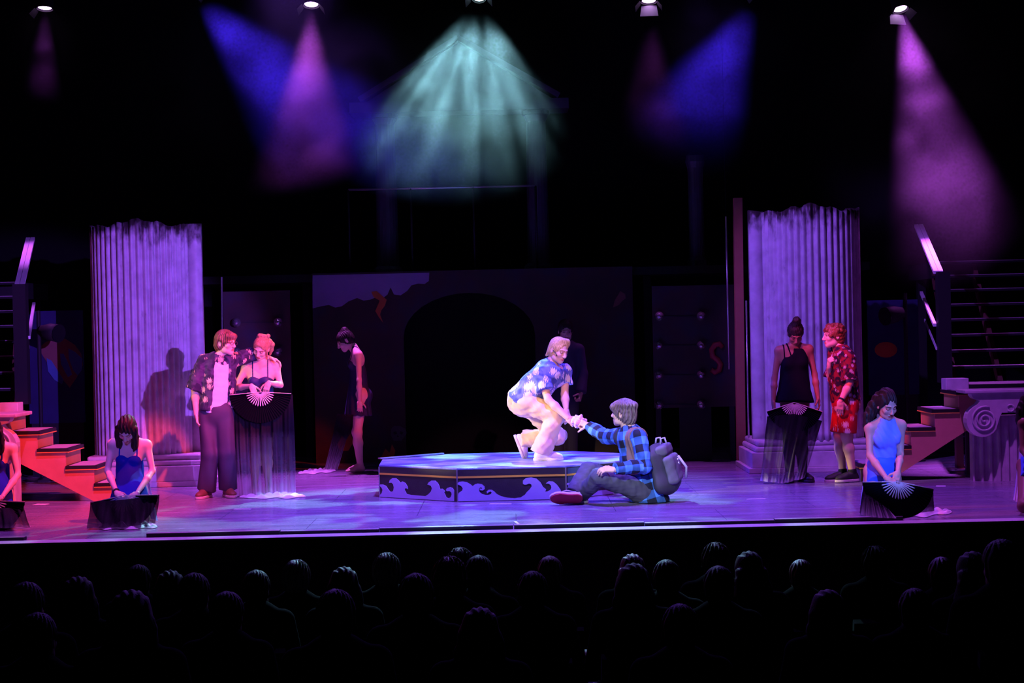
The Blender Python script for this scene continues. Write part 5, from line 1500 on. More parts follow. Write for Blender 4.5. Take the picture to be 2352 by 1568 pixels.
# ================================================================== 7 sitting man in plaid with backpack
JEAN = mat('charcoal_jeans', (0.075, 0.075, 0.10), 0.75, var=0.3, vscale=9, bump=0.1, bscale=40)
PLAID = plaid_mat('blue_plaid', (0.10, 0.30, 0.85), (0.018, 0.02, 0.035), 0.148)
SH_V = (mat('shoe_black_canvas', (0.02, 0.02, 0.025), 0.7), mat('sole_red', (0.45, 0.02, 0.05), 0.6), mat('stripe_white', (0.75, 0.7, 0.75), 0.6), 1)
TEE = mat('white_tee', (0.75, 0.72, 0.75), 0.8)
def wear7(J, g):
    fr = np.array((-0.92, 0.25, 0.30)); up, n, sd = torso_axes(J, fr); pel, nk = J['pelvis'], J['neck']
    sh = [cone(lerp(pel, nk, -0.25) - n * 0.02, lerp(pel, nk, 0.5), 0.205, 0.170, n, 0.90, sm=0.05), cone(lerp(pel, nk, 0.5), lerp(pel, nk, 0.86), 0.170, 0.165, n, 0.80, sm=0.05),
          cone(lerp(J['sl'], nk, 0.1), lerp(J['sr'], nk, 0.1), 0.070, 0.070, sm=0.05)]
    for q in 'lr':
        s, e, w_ = J['s' + q], J['e' + q], J['w' + q]
        sh += [cone(s, e, 0.080, 0.068, sm=0.03), cone(e, lerp(e, w_, 0.96), 0.068, 0.054, sm=0.025, fb=True)]
    sh += [cone(nk - up * 0.01, nk + up * 0.2 + n * 0.03, 0.066, 0.085, op='s', sm=0.008), folds(30, 0.009, 31), folds(66, 0.0035, 32)]
    bones = [(lerp(pel, nk, -0.15), nk, -n, 0.165, 0.10)]
    for q in 'lr':
        bones += [(J['s' + q], J['e' + q], -n, 0.071, 0.04), (J['e' + q], J['w' + q], (0, 0, 1), 0.071, 0.03)]
    tr = [cone(lerp(J['hl'], J['hr'], 0.2), lerp(J['hl'], J['hr'], 0.8), 0.130, 0.130, sm=0.05)]
    for q in 'lr':
        h, k, a = J['h' + q], J['k' + q], J['a' + q]
        tr += [cone(h, k, 0.110, 0.080, sm=0.04), cone(k, a + (a - k) * 0.0, 0.080, 0.072, sm=0.03, fb=True)]
    tr += [folds(32, 0.009, 41), folds(70, 0.0035, 42), plane((0, 0, 0.004), (0, 0, -1))]
    tee = [cone(nk - up * 0.05, nk + up * 0.022 - n * 0.01, 0.085, 0.066, sm=0.01)]
    sh.append(plane((0, 0, 0.006), (0, 0, -1)))
    return [dict(name='plaid_shirt', p=sh, m=PLAID, vox=0.0075, bones=bones), dict(name='tee_collar', p=tee, m=TEE, vox=0.006), dict(name='jeans', p=tr, m=JEAN, vox=0.008)]
def hair7(J):
    P = hair_cap(0.021, ((0.0, -0.128, -0.058), (0.066, 0.078, 0.105)), -0.105, 8, 0.005, fringe=[cone((-0.06, -0.062, 0.072), (0.06, -0.068, 0.06), 0.034, 0.032, sm=0.03), ell((0, 0.07, -0.05), (0.062, 0.05, 0.065), sm=0.03)])
    for k in range(10):
        a = k * 0.63
        P.insert(2, ell((0.07 * math.cos(a), 0.03 + 0.075 * math.sin(a), 0.085), (0.032, 0.032, 0.028), sm=0.02))
    return P
P7, J7 = person(dict(label='man in blue and black plaid shirt sitting on the floor and reaching up', base=G(1440, 1152),
    j=dict(pelvis=(1480, 1122, 16.42), neck=(1445, 990, 16.42), head=(1431, 950, 16.44), sl=(1468, 1006, 16.22), sr=(1428, 1003, 16.62), el=(1480, 1070, 16.14), wl=(1410, 1078, 16.02), er=(1390, 1001, 16.85), wr=(1352, 978, 17.12),
           hl=(1474, 1127, 16.31), hr=(1474, 1124, 16.52), kl=(1378, 1094, 16.14), kr=(1352, 1080, 16.48), al=(1334, 1136, 16.40), ar=(1316, 1133, 16.30)),
    front=(-0.92, 0.25, 0.30), face=(-0.84, 0.52, 0.06), hup=(0.0, 0.0, 1), skin=SKIN_A, hairm=H_GREYBR, hair=hair7, wear=wear7, eyes='open',
    hand_l=((-1, -0.1, 0.05), (0, -0.55, 0.8), 'relax', False), hand_r=((-0.75, 0.45, 0.35), (0.1, -0.7, 0.7), 'grip', True),
    foot_l=((-1, -0.15, 0.02), (0, -0.2, 1), SH_V), foot_r=((-1, -0.12, 0.04), (-0.10, 0.82, 0.56), SH_V, 1.08)))
# backpack worn on his back
BP = mat('backpack_grey', (0.13, 0.13, 0.16), 0.7, var=0.2, vscale=14, bump=0.2, bscale=160)
BPD = mat('backpack_dark', (0.045, 0.045, 0.055), 0.7)
STR = mat('strap_brown', (0.22, 0.13, 0.10), 0.7)
up7, n7, sd7 = torso_axes(J7, (-0.92, 0.25, 0.30))
bpc = lerp(J7['pelvis'], J7['neck'], 0.26) - n7 * 0.235
bt = thing('backpack', bpc * (1, 1, 0), 'grey backpack strapped to the sitting man in plaid', 'backpack')
AX = [sd7, n7, up7]
Vb, Fb = surf([rbox(bpc, (0.15, 0.085, 0.21), AX, 0.07, sm=0.02), ell(bpc - up7 * 0.13 - n7 * 0.0, (0.155, 0.10, 0.12), AX, sm=0.05), ell(bpc + up7 * 0.16 + n7 * 0.03, (0.12, 0.07, 0.09), AX, sm=0.04), folds(24, 0.005, 51), plane((0, 0, 0.004), (0, 0, -1))], 0.008)
link_mesh('main_bag', Vb, Fb, BPD, bt)
Vb, Fb = surf([rbox(bpc - n7 * 0.085 - up7 * 0.02, (0.125, 0.045, 0.135), AX, 0.035, sm=0.02), folds(28, 0.004, 53)], 0.007)
pk = link_mesh('front_pocket', Vb, Fb, BP, bt)
Vb, Fb = surf([rbox(bpc + up7 * 0.17 - n7 * 0.045, (0.13, 0.05, 0.05), AX, 0.03, sm=0.02), folds(28, 0.004, 54)], 0.007)
link_mesh('top_flap', Vb, Fb, BP, bt)
shp = [p for p in wear7(J7, 1.0)[0]['p'] if p[0] == 'u'][:3] + [cone(J7['sl'], lerp(J7['sl'], J7['el'], 0.5), 0.080, 0.075, sm=0.03), cone(J7['sr'], lerp(J7['sr'], J7['er'], 0.5), 0.080, 0.075, sm=0.03)]
for s in (-1, 1):
    so = J7['sl'] if s > 0 else J7['sr']
    gd = skin_strap(J7, None, 1.0, lerp(so, J7['neck'], 0.22), sd7, 0.027, None, lerp(J7['pelvis'], J7['neck'], 0.30), up7, infl=0.018, prims=shp, vox=0.0065)
    gd['p'] = gd['p'] + [('c', 0.0, lambda Q, b0=lerp(J7['pelvis'], J7['neck'], 0.55) - n7 * 0.10: np.minimum((Q - b0) @ (-n7), (b0 - Q) @ up7), None, None)]
    Vb, Fb = surf(gd['p'], 0.0065); link_mesh('shoulder_strap', Vb, Fb, STR if s > 0 else BPD, bt)
for s in (-0.4, 0.5):
    a = bpc + up7 * 0.235 + sd7 * s * 0.12
    MB().tube([a, a + up7 * 0.05 - n7 * 0.02, a + up7 * 0.05 - n7 * 0.055, a - n7 * 0.06 - up7 * 0.01], 0.009, 8).build('grab_loop', mat('loop_lilac', (0.45, 0.42, 0.55), 0.6), bt, smooth=True)
a = bpc - n7 * 0.13 + up7 * 0.06
for k in range(2):
    MB().lathe(a + sd7 * 0.05 - up7 * 0.035 * k, [(0.011, -0.006), (0.013, 0), (0.008, 0.01)], 10, 'y').build('rivet', mat('rivet_steel', (0.8, 0.8, 0.82), 0.25, metal=0.9), bt, smooth=True)
MB().tube([bpc - n7 * 0.12 + up7 * 0.10 + sd7 * 0.1, bpc - n7 * 0.17 - up7 * 0.02 + sd7 * 0.1, bpc - n7 * 0.15 - up7 * 0.12 + sd7 * 0.08], 0.012, 8).build('side_strap', mat('web_pale', (0.4, 0.38, 0.45), 0.6), bt, smooth=True)

# crumpled paper the two men hold
pc = lerp(J6['wr'], J7['wr'], 0.52) + np.array((0.01, 0.0, 0.0)); pc = W(1330, 968, 17.24)
Vb, Fb = surf([ell(pc, (0.075, 0.06, 0.062)), disp(lambda Q: 0.016 * sines(Q, 75, 61) + 0.010 * np.abs(sines(Q, 140, 62)))], 0.0055)
o = link_mesh('crumpled_paper', Vb, Fb, mat('pink_paper', (0.80, 0.55, 0.66), 0.6), None, pc, smooth=False); tag(o, 'crumpled pink paper passed between the hands of the two men', 'paper')

# ================================================================== 8 woman in black
Y8 = 18.1
BLKD = mat('black_dress', (0.004, 0.004, 0.008), 0.95, spec=0.05)
BLKT = mat('black_leggings', (0.006, 0.006, 0.008), 0.7)
def hair8(J):
    P = hair_cap(0.012, ((0, -0.124, -0.055), (0.062, 0.085, 0.108)), -0.05, 4, 0.003)
    P += [cone((0, 0.02, 0.12), (0, 0.015, 0.17), 0.052, 0.045, sm=0.02), disp(lambda Q: 0.003 * sines(Q, 160, 4))]
    return P
def wear8(J, g):
    up, n, sd = torso_axes(J, (0, -1, 0)); pel, nk = J['pelvis'], J['neck']
    d = [cone(lerp(pel, nk, 0.2), lerp(pel, nk, 0.45), 0.14, 0.128, n, 0.78, sm=0.05), cone(lerp(pel, nk, 0.45), lerp(pel, nk, 0.80), 0.128, 0.150, n, 0.72, sm=0.05),
         cone(lerp(pel, nk, 0.4), lerp(J['kl'], J['kr'], 0.5) + (0, 0, 0.38), 0.13, 0.205, n, 0.8, sm=0.05, fb=True),
         cone(lerp(pel, nk, 0.85) + sd * 0.02, J['sl'] + up * 0.02, 0.10, 0.05, n, 0.7, sm=0.03)]
    for s in (-1, 1): d.append(ell(lerp(pel, nk, 0.66) + n * 0.070 * g + sd * s * 0.070 * g, (0.063 * g,) * 3, sm=0.05))
    d += [ell(lerp(pel, nk, 0.98) - sd * 0.09 + n * 0.05, (0.075, 0.10, 0.075), [sd, n, up], op='s', sm=0.01), plane(nk + up * 0.0, up), folds(20, 0.004, 71)]
    st = skin_strap(J, (0, -1, 0), g, nk - sd * 0.115, sd, 0.007, BLKD, lerp(pel, nk, 0.78), up)
    st2 = skin_strap(J, (0, -1, 0), g, nk - sd * 0.066, unit(sd + up * 0.25), 0.008, BLKD, lerp(pel, nk, 0.80), up)
    lg = []
    for q in 'lr':
        h, k, a = J['h' + q], J['k' + q], J['a' + q]
        lg.append(dict(name='stocking', m=BLKT, p=[cone(lerp(h, k, 0.62), k, 0.075, 0.063, sm=0.03, fa=True), cone(k, lerp(k, a, 0.32), 0.062, 0.064, sm=0.03), cone(lerp(k, a, 0.32), a, 0.064, 0.044, sm=0.03)]))
    return [dict(name='dress', p=d, m=BLKD), st, st2, *lg]
SH_B = (mat('shoe_black', (0.012, 0.012, 0.014), 0.5), mat('sole_black', (0.02, 0.02, 0.02), 0.6))
P8, J8 = person(dict(label='woman in black one shoulder dress with head bowed and high bun', fem=True, g=0.93, base=G(1828, 1104),
    j=dict(pelvis=(1825, 902, Y8), neck=(1824, 800, Y8), head=(1827, 767, Y8 - 0.06), sl=(1858, 802, Y8), sr=(1789, 806, Y8), el=(1871, 860, Y8), wl=(1879, 914, Y8 - 0.08), er=(1779, 868, Y8), wr=(1776, 922, Y8 - 0.08),
           hl=(1842, 908, Y8), hr=(1808, 908, Y8), kl=(1840, 1008, Y8 - 0.03), kr=(1813, 1008, Y8 - 0.05), al=(1844, 1086, Y8), ar=(1814, 1086, Y8 - 0.02)),
    front=(0, -1, 0), face=(-0.03, -0.78, -0.62), hup=(0, -0.6, 0.8), skin=SKIN_D, hairm=H_DARK, hair=hair8, wear=wear8, brow=(0.3, 0.2, 0.15),
    hand_l=((0.12, -0.2, -1), (1, -0.25, 0), 'relax', False), hand_r=((0.05, -0.2, -1), (-1, -0.25, 0), 'relax', False),
    foot_l=((0.35, -1, 0), Z, SH_B), foot_r=((-0.3, -1, 0), Z, SH_B)))

# ================================================================== 9 young man in red shorts
Y9 = 18.0
SH9 = blotch_mat('dark_tropical_shirt', (0.22, 0.012, 0.02), (0.45, 0.36, 0.42), (0.015, 0.008, 0.02), 15.0, pet=0.36)
SHORT = blotch_mat('red_flower_shorts', (0.62, 0.02, 0.02), (0.82, 0.62, 0.55), (0.45, 0.01, 0.02), 8.0)
SH_K = (mat('shoe_black2', (0.02, 0.02, 0.02), 0.6), mat('sole_white2', (0.7, 0.62, 0.6), 0.6), mat('lace_dark', (0.03, 0.03, 0.03), 0.6))
def wear9(J, g):
    fr = np.array((-0.95, -0.3, 0)); up, n, sd = torso_axes(J, fr); pel, nk = J['pelvis'], J['neck']
    sh = [cone(lerp(pel, nk, 0.0), lerp(pel, nk, 0.5), 0.185, 0.162, n, 0.82, sm=0.05, fa=True), cone(lerp(pel, nk, 0.5), lerp(pel, nk, 0.86), 0.162, 0.160, n, 0.80, sm=0.05),
          cone(lerp(J['sl'], nk, 0.1), lerp(J['sr'], nk, 0.1), 0.068, 0.068, sm=0.05), cone(J['sl'], lerp(J['sl'], J['el'], 0.92), 0.078, 0.090, sm=0.03, fb=True), cone(J['sr'], lerp(J['sr'], J['er'], 0.9), 0.074, 0.08, sm=0.03, fb=True),
          cone(lerp(pel, nk, 0.45) + n * 0.20, nk + n * 0.12, 0.035, 0.055, op='s', sm=0.01), cone(nk - up * 0.01, nk + up * 0.2 + n * 0.03, 0.064, 0.085, op='s', sm=0.008), folds(28, 0.009, 81), folds(60, 0.003, 82)]
    col = collar_pair(nk, up, n, sd, SH9, 0.072, 0.06, 0.02)
    tr = [cone(lerp(J['hl'], J['hr'], 0.25), lerp(J['hl'], J['hr'], 0.75), 0.135, 0.135, sm=0.05), cone(pel, lerp(pel, nk, 0.12), 0.145, 0.14, n, 0.8, sm=0.04)]
    for q in 'lr':
        h, k = J['h' + q], J['k' + q]
        tr += [cone(h, lerp(h, k, 0.90), 0.112, 0.098, sm=0.03, fb=True)]
    tr.append(folds(24, 0.005, 83))
    so = []
    for q in 'lr':
        k, a = J['k' + q], J['a' + q]
        so.append(dict(name='sock', m=BLKT, p=[cone(lerp(k, a, 0.88), a, 0.046, 0.046, fa=True)]))
    return [dict(name='tropical_shirt', p=sh, m=SH9), *col, dict(name='shorts', p=tr, m=SHORT), *so]
def hair9(J):
    P = [ell((0, 0.018, 0.036), (0.088, 0.104, 0.10)), ell((0, 0.055, -0.03), (0.07, 0.062, 0.085), sm=0.03), ell((0, -0.128, -0.055), (0.064, 0.080, 0.105), op='s', sm=0.012)]
    r = np.random.default_rng(5)
    for k in range(46):
        a = r.uniform(0, 6.28); b = r.uniform(-0.25, 1.0)
        d = np.array((math.cos(a) * math.cos(b), math.sin(a) * math.cos(b), math.sin(b)))
        p = np.array((0, 0.018, 0.03)) + d * (0.086, 0.102, 0.10)
        if p[1] < -0.055 and p[2] < 0.055: continue
        P.append(ell(p, (0.021,) * 3, sm=0.008))
    P.append(disp(lambda Q: 0.003 * sines(Q, 180, 9)))
    return P
def extra9(J, p, M, hs):
    d = unit(J['wl'] - J['el'])
    MB().tube([J['wl'] - d * 0.03, J['wl'] - d * 0.012], 0.033, 14).build('wrist_band', BLACK, p, smooth=True)
P9, J9 = person(dict(label='curly haired young man in red flower shorts and dark tropical shirt', base=G(1936, 1105), g=0.95,
    j=dict(pelvis=(1943, 921, Y9), neck=(1929, 806, Y9), head=(1914, 772, Y9), sl=(1947, 821, Y9 - 0.17), sr=(1921, 821, Y9 + 0.16), el=(1952, 879, Y9 - 0.22), wl=(1931, 921, Y9 - 0.26), er=(1909, 872, Y9 + 0.12), wr=(1904, 843, Y9 - 0.06),
           hl=(1946, 927, Y9 - 0.09), hr=(1938, 927, Y9 + 0.09), kl=(1945, 1002, Y9 - 0.10), kr=(1926, 1002, Y9 + 0.06), al=(1958, 1086, Y9 - 0.08), ar=(1936, 1086, Y9 + 0.04)),
    front=(-0.95, -0.3, 0), face=(-0.97, -0.22, -0.02), hup=(-0.1, 0, 1), skin=SKIN_A, hairm=H_RED, hair=hair9, wear=wear9, extra=extra9, eyes='open',
    hand_l=((-0.1, 0.1, -1), (-0.2, -1, 0), 'relax', True), hand_r=((0.0, -0.5, 0.85), (-0.9, -0.3, 0.0), 'grip', True),
    foot_l=((-0.93, -0.36, 0), Z, SH_K), foot_r=((-0.97, -0.25, 0), Z, SH_K)))

# ================================================================== 12 dim figure behind the crouching man
Y12 = 20.7
DARKC = mat('dark_suit', (0.03, 0.022, 0.045), 0.8)
def wear12(J, g):
    up, n, sd = torso_axes(J, (0, -1, 0)); pel, nk = J['pelvis'], J['neck']
    sh = [cone(lerp(pel, nk, -0.08), lerp(pel, nk, 0.5), 0.175, 0.160, n, 0.78, sm=0.05, fa=True), cone(lerp(pel, nk, 0.5), lerp(pel, nk, 0.88), 0.16, 0.165, n, 0.75, sm=0.05), cone(lerp(J['sl'], nk, 0.1), lerp(J['sr'], nk, 0.1), 0.066, 0.066, sm=0.05)]
    tr = [cone(lerp(J['hl'], J['hr'], 0.25), lerp(J['hl'], J['hr'], 0.75), 0.135, 0.135, n, 0.85, sm=0.04)]
    for q in 'lr':
        sh += [cone(J['s' + q], J['e' + q], 0.068, 0.062, sm=0.03), cone(J['e' + q], lerp(J['e' + q], J['w' + q], 0.95), 0.062, 0.068, sm=0.03, fb=True)]
        tr += [cone(J['h' + q], J['k' + q], 0.10, 0.078, sm=0.03), cone(J['k' + q], J['a' + q], 0.078, 0.072, sm=0.03, fb=True)]
    return [dict(name='jacket', p=sh, m=DARKC, vox=0.012), dict(name='trousers', p=tr, m=DARKC, vox=0.012)]
P12, J12 = person(dict(label='barely visible figure in dark suit standing behind the crouching blond man', base=G(1300, 1073), vox=0.012,
    j=dict(pelvis=(1296, 903, Y12), neck=(1297, 795, Y12), head=(1299, 760, Y12 - 0.03), sl=(1330, 803, Y12), sr=(1263, 805, Y12), el=(1338, 860, Y12 - 0.03), wl=(1334, 904, Y12 - 0.12), er=(1256, 860, Y12), wr=(1256, 910, Y12),
           hl=(1312, 906, Y12), hr=(1280, 907, Y12), kl=(1312, 990, Y12), kr=(1281, 990, Y12), al=(1313, 1054, Y12), ar=(1282, 1055, Y12)),
    front=(0, -1, 0), face=(0.1, -0.95, -0.25), skin=SKIN_C, hairm=H_DARK, hair=lambda J: hair_cap(0.014), wear=wear12, eyes='open',
    hand_l=((-0.2, -0.5, -0.85), (1, -0.3, 0), 'grip', False), hand_r=((0, -0.2, -1), (-1, -0.2, 0), 'relax', False),
    foot_l=((0.2, -1, 0), Z, SH_B), foot_r=((-0.2, -1, 0), Z, SH_B)))

# ================================================================== silk fans
FANW = mat('fan_stick_wood', (0.78, 0.58, 0.50), 0.5)
FANK = mat('fan_leaf_black', (0.004, 0.004, 0.006), 0.95, spec=0.03)
SILK = veil_mat('ombre_silk', (0.005, 0.004, 0.007), (0.75, 0.72, 0.78))
def fan(pivot, e1, e2, half, label, rs=0.125, R=0.32, nrib=17, tilt=0.0):
    """pivot in the hand; e2 = direction of the middle stick; e1 = sideways"""
    pivot = A3(pivot); e1 = unit(e1); e2 = unit(e2); nrm = np.cross(e1, e2)
    if nrm[1] > 0: nrm = -nrm
    t = thing('silk_fan', pivot * (1, 1, 1), label, 'fan', 'long silk fans of the dancers')
    for k in range(nrib):
        a = half * (2 * k / (nrib - 1) - 1)
        d = e1 * math.sin(a) + e2 * math.cos(a)
        s_ = np.cross(nrm, d)
        q = pivot + nrm * (0.010 + 0.0016 * (k % 2))
        w0, w1 = 0.0025, 0.0052
        q = q + d * 0.02
        P = [q - s_ * w0, q + s_ * w0, q + d * rs * 0.9 + s_ * w1, q + d * rs + s_ * w1 * 0.4, q + d * rs - s_ * w1 * 0.4, q + d * rs * 0.9 - s_ * w1]
        MB().prism(P, nrm * 0.003).build('fan_stick', FANW, t)
    V = []; n = nrib * 4
    for k in range(n + 1):
        a = half * (2 * k / n - 1); d = e1 * math.sin(a) + e2 * math.cos(a)
        zz = 0.006 * (1 if k % 2 else -1)
        for r in (rs * 0.80, rs, (rs + R) / 2, R):
            V.append(pivot + d * r + nrm * (zz * r / R))
    F = [(k * 4 + j, (k + 1) * 4 + j, (k + 1) * 4 + j + 1, k * 4 + j + 1) for k in range(n) for j in range(3)]
    link_mesh('fan_leaf', V, F, FANK, t, smooth=False)
    for s in (-1, 1):
        d = e1 * math.sin(s * half) + e2 * math.cos(half)
        MB().bar(pivot + nrm * 0.012, pivot + d * R + nrm * 0.012, 0.012, 0.005).build('guard_stick', FANW, t)
    return t
def veil(parent, tops, bots, folds_n, amp, cover, dyes, nu=70, nv=40, tail=None, name='silk_veil', seed=0):
    tops = [A3(p) for p in tops]; bots = [A3(p) for p in bots]
    def along(P, u):
        x = u * (len(P) - 1); i = min(int(x), len(P) - 2); return lerp(P[i], P[i + 1], x - i)
    V = []; D = []
    for i in range(nv):
        v = i / (nv - 1)
        for k in range(nu):
            u = k / (nu - 1)
            p = lerp(along(tops, u), along(bots, u), v)
            f = amp * (0.35 + 0.65 * v) * (math.sin(u * folds_n * 6.28 + 1.3 * math.sin(v * 2 + seed)) + 0.5 * math.sin(u * folds_n * 14 + v * 2 + seed))
            p = p + np.array((0.3 * f * math.sin(v * 3), f, 0.0))
            p[2] = max(p[2], 0.006)
            V.append(p)
            st = 0.10 * math.sin(u * folds_n * 21 + seed * 2) + 0.06 * math.sin(u * 97)
            dv = np.interp(v, [q[0] for q in dyes], [q[1] for q in dyes]); dv = dv + st * min(1, 3 * dv)
            cv = np.interp(v, [q[0] for q in cover], [q[1] for q in cover]); cv = cv + st * 2.0 * (1 - cv)
            D.append((min(1, max(0, dv)), min(1, max(0.05, cv)), 0))
    F = [(i * nu + k, i * nu + k + 1, (i + 1) * nu + k + 1, (i + 1) * nu + k) for i in range(nv - 1) for k in range(nu - 1)]
    return link_mesh(name, V, F, SILK, parent, dye=D)
def tail(parent, pix, h=0.03, dye=1.0, cover=0.9, seed=1):
    """silk crumpled on the deck; pix = outline in pixels on the deck, as (left..right) x range, front/back y"""
    (x0, x1, yb0, yb1, yf0, yf1) = pix
    nu, nv = 46, 16; V = []; D = []
    for i in range(nv):
        v = i / (nv - 1)
        for k in range(nu):
            u = k / (nu - 1)
            px = x0 + (x1 - x0) * u; pyb = yb0 + (yb1 - yb0) * u; pyf = yf0 + (yf1 - yf0) * u
            eu = math.sin(math.pi * min(1, max(0, u))) ** 0.40 * (0.72 + 0.28 * math.sin(u * 15 + seed * 3)); pm = 0.35 * pyb + 0.65 * pyf
            p = G(px, pm + (pyb + (pyf - pyb) * v - pm) * eu)
            e = math.sin(math.pi * v) ** 0.7 * math.sin(math.pi * u) ** 0.5
            z = h * e * (0.55 + 0.45 * math.sin(u * 17 + v * 9 + seed) + 0.35 * math.sin(u * 31 - v * 14 + seed * 2))
            V.append((p[0], p[1] + 0.02 * math.sin(u * 23 + seed), 0.006 + max(0, z)))
            D.append((dye, cover, 0))
    F = [(i * nu + k, i * nu + k + 1, (i + 1) * nu + k + 1, (i + 1) * nu + k) for i in range(nv - 1) for k in range(nu - 1)]
    F = [tuple(reversed(f)) for f in F]
    return link_mesh('silk_tail', V, F, SILK, parent, dye=D)
CV = [(0, 0.98), (0.36, 0.97), (0.52, 0.80), (0.75, 0.58), (1, 0.62)]
DY = [(0, 0.0), (0.36, 0.0), (0.55, 0.16), (0.8, 0.6), (1, 0.92)]
# the standing woman's fan
f2 = fan(W(598, 900, 17.74), (1, 0, 0), (0, 0, -1), math.radians(86), 'black silk fan with pink lit sticks and long ombre veil falling to the deck', R=0.315)
veil(f2, [W(530, 908, 17.80), W(600, 906, 17.80), W(672, 906, 17.80)], [W(545, 1139, 17.80), W(610, 1140, 17.74), W(680, 1134, 17.80)], 5, 0.022, CV, DY, seed=1)
tail(f2, (548, 703, 1136, 1130, 1147, 1146), 0.035, seed=1)
# kneeling dancer in royal blue
f3 = fan(W(286, 1137, 15.22), (1, -0.05, 0.10), (0.0, -0.12, -1), math.radians(84), 'black silk fan held low by the kneeling dancer in royal blue', R=0.30)
veil(f3, [W(207, 1152, 15.22), W(286, 1147, 15.16), W(366, 1136, 15.24)], [W(201, 1213, 15.1), W(285, 1210, 15.06), W(358, 1200, 15.12)], 4, 0.018, [(0, 0.97), (0.6, 0.9), (1, 0.82)], [(0, 0), (0.8, 0.05), (1, 0.15)], seed=2, nv=24)
tail(f3, (225, 362, 1208, 1200, 1219, 1216), 0.05, seed=2)
# dancer at the left edge
f4 = fan(W(-20, 1150, 15.28), (1, 0, 0.05), (0, -0.25, -1), math.radians(84), 'black silk fan lying low at the very edge of the stage', R=0.30)
veil(f4, [W(-100, 1168, 15.28), W(-20, 1166, 15.22), W(54, 1166, 15.28)], [W(-105, 1218, 15.14), W(-20, 1214, 15.1), W(72, 1210, 15.2)], 4, 0.018, [(0, 0.97), (0.6, 0.9), (1, 0.75)], [(0, 0), (0.8, 0.05), (1, 0.2)], seed=3, nv=24)
tail(f4, (-60, 70, 1206, 1204, 1216, 1214), 0.02, dye=0.8, cover=0.6, seed=3)
# pale blue dancer
f10 = fan(W(2062, 1106, 14.46), (1, 0, -0.12), (-0.02, -0.10, -1), math.radians(84), 'black silk fan with fine pink sticks held by the pale blue dancer', R=0.30)
veil(f10, [W(1984, 1107, 14.53), W(2060, 1116, 14.51), W(2143, 1125, 14.55)], [W(1974, 1178, 14.47), W(2050, 1190, 14.45), W(2146, 1172, 14.49)], 5, 0.018, [(0, 0.98), (0.7, 0.97), (1, 0.9)], [(0, 0), (0.75, 0.04), (1, 0.3)], seed=4, nv=24)
veil(f10, [W(1980, 1130, 14.40), W(2000, 1140, 14.36), W(2040, 1168, 14.30)], [W(1976, 1182, 14.36), W(2010, 1188, 14.30), W(2060, 1190, 14.26)], 6, 0.010, [(0, 0.5), (0.5, 0.75), (1, 0.9)], [(0, 0.2), (0.4, 0.6), (1, 0.95)], seed=5, nv=20)
tail(f10, (2040, 2188, 1176, 1166, 1194, 1184), 0.045, seed=4)
# woman in black
f8 = fan(W(1824, 924, 17.86), (1, 0, -0.03), (0, -0.1, -1), math.radians(72), 'black silk fan hanging before the thighs of the woman in black', R=0.30)
veil(f8, [W(1762, 956, 17.86), W(1824, 950, 17.80), W(1888, 966, 17.90)], [W(1746, 1104, 17.86), W(1798, 1110, 17.78), W(1848, 1098, 17.86)], 4, 0.020, [(0, 0.98), (0.25, 0.96), (0.45, 0.68), (0.8, 0.55), (1, 0.6)], [(0, 0), (0.4, 0.03), (0.75, 0.18), (0.92, 0.5), (1, 0.9)], seed=6)
tail(f8, (1752, 1834, 1102, 1098, 1113, 1110), 0.02, dye=0.55, cover=0.7, seed=6)
# dim dancer upstage: plain pale tail on the deck
f5 = thing('silk_scarf', W(800, 1080, 20.1) * (1, 1, 0), 'dim pale silk trailing on the deck beside the dancer behind the platform', 'scarf')
veil(f5, [W(775, 950, 20.1), W(812, 952, 20.2)], [W(745, 1078, 20.0), W(775, 1078, 20.1)], 3, 0.012, [(0, 0.95), (0.5, 0.8), (1, 0.7)], DY, seed=7, nu=40, nv=24)
tail(f5, (684, 772, 1080, 1072, 1092, 1086), 0.03, dye=0.9, seed=7)

# ================================================================== the audience
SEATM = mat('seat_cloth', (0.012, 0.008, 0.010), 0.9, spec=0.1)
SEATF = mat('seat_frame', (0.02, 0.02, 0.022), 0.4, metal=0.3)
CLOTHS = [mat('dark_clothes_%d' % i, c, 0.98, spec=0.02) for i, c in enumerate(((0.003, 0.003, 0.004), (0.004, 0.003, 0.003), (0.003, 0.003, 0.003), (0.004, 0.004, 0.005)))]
AH = [hair_mat('aud_hair_%d' % i, c, 0.35, 0.42 if i else 0.6, 0.5 if i else 0.2) for i, c in enumerate(((0.02, 0.014, 0.012), (0.08, 0.05, 0.035), (0.26, 0.24, 0.24), (0.20, 0.12, 0.06)))]
SK_AUD = skin_mat('skin_audience', (0.16, 0.09, 0.07))
FLZ = -0.86
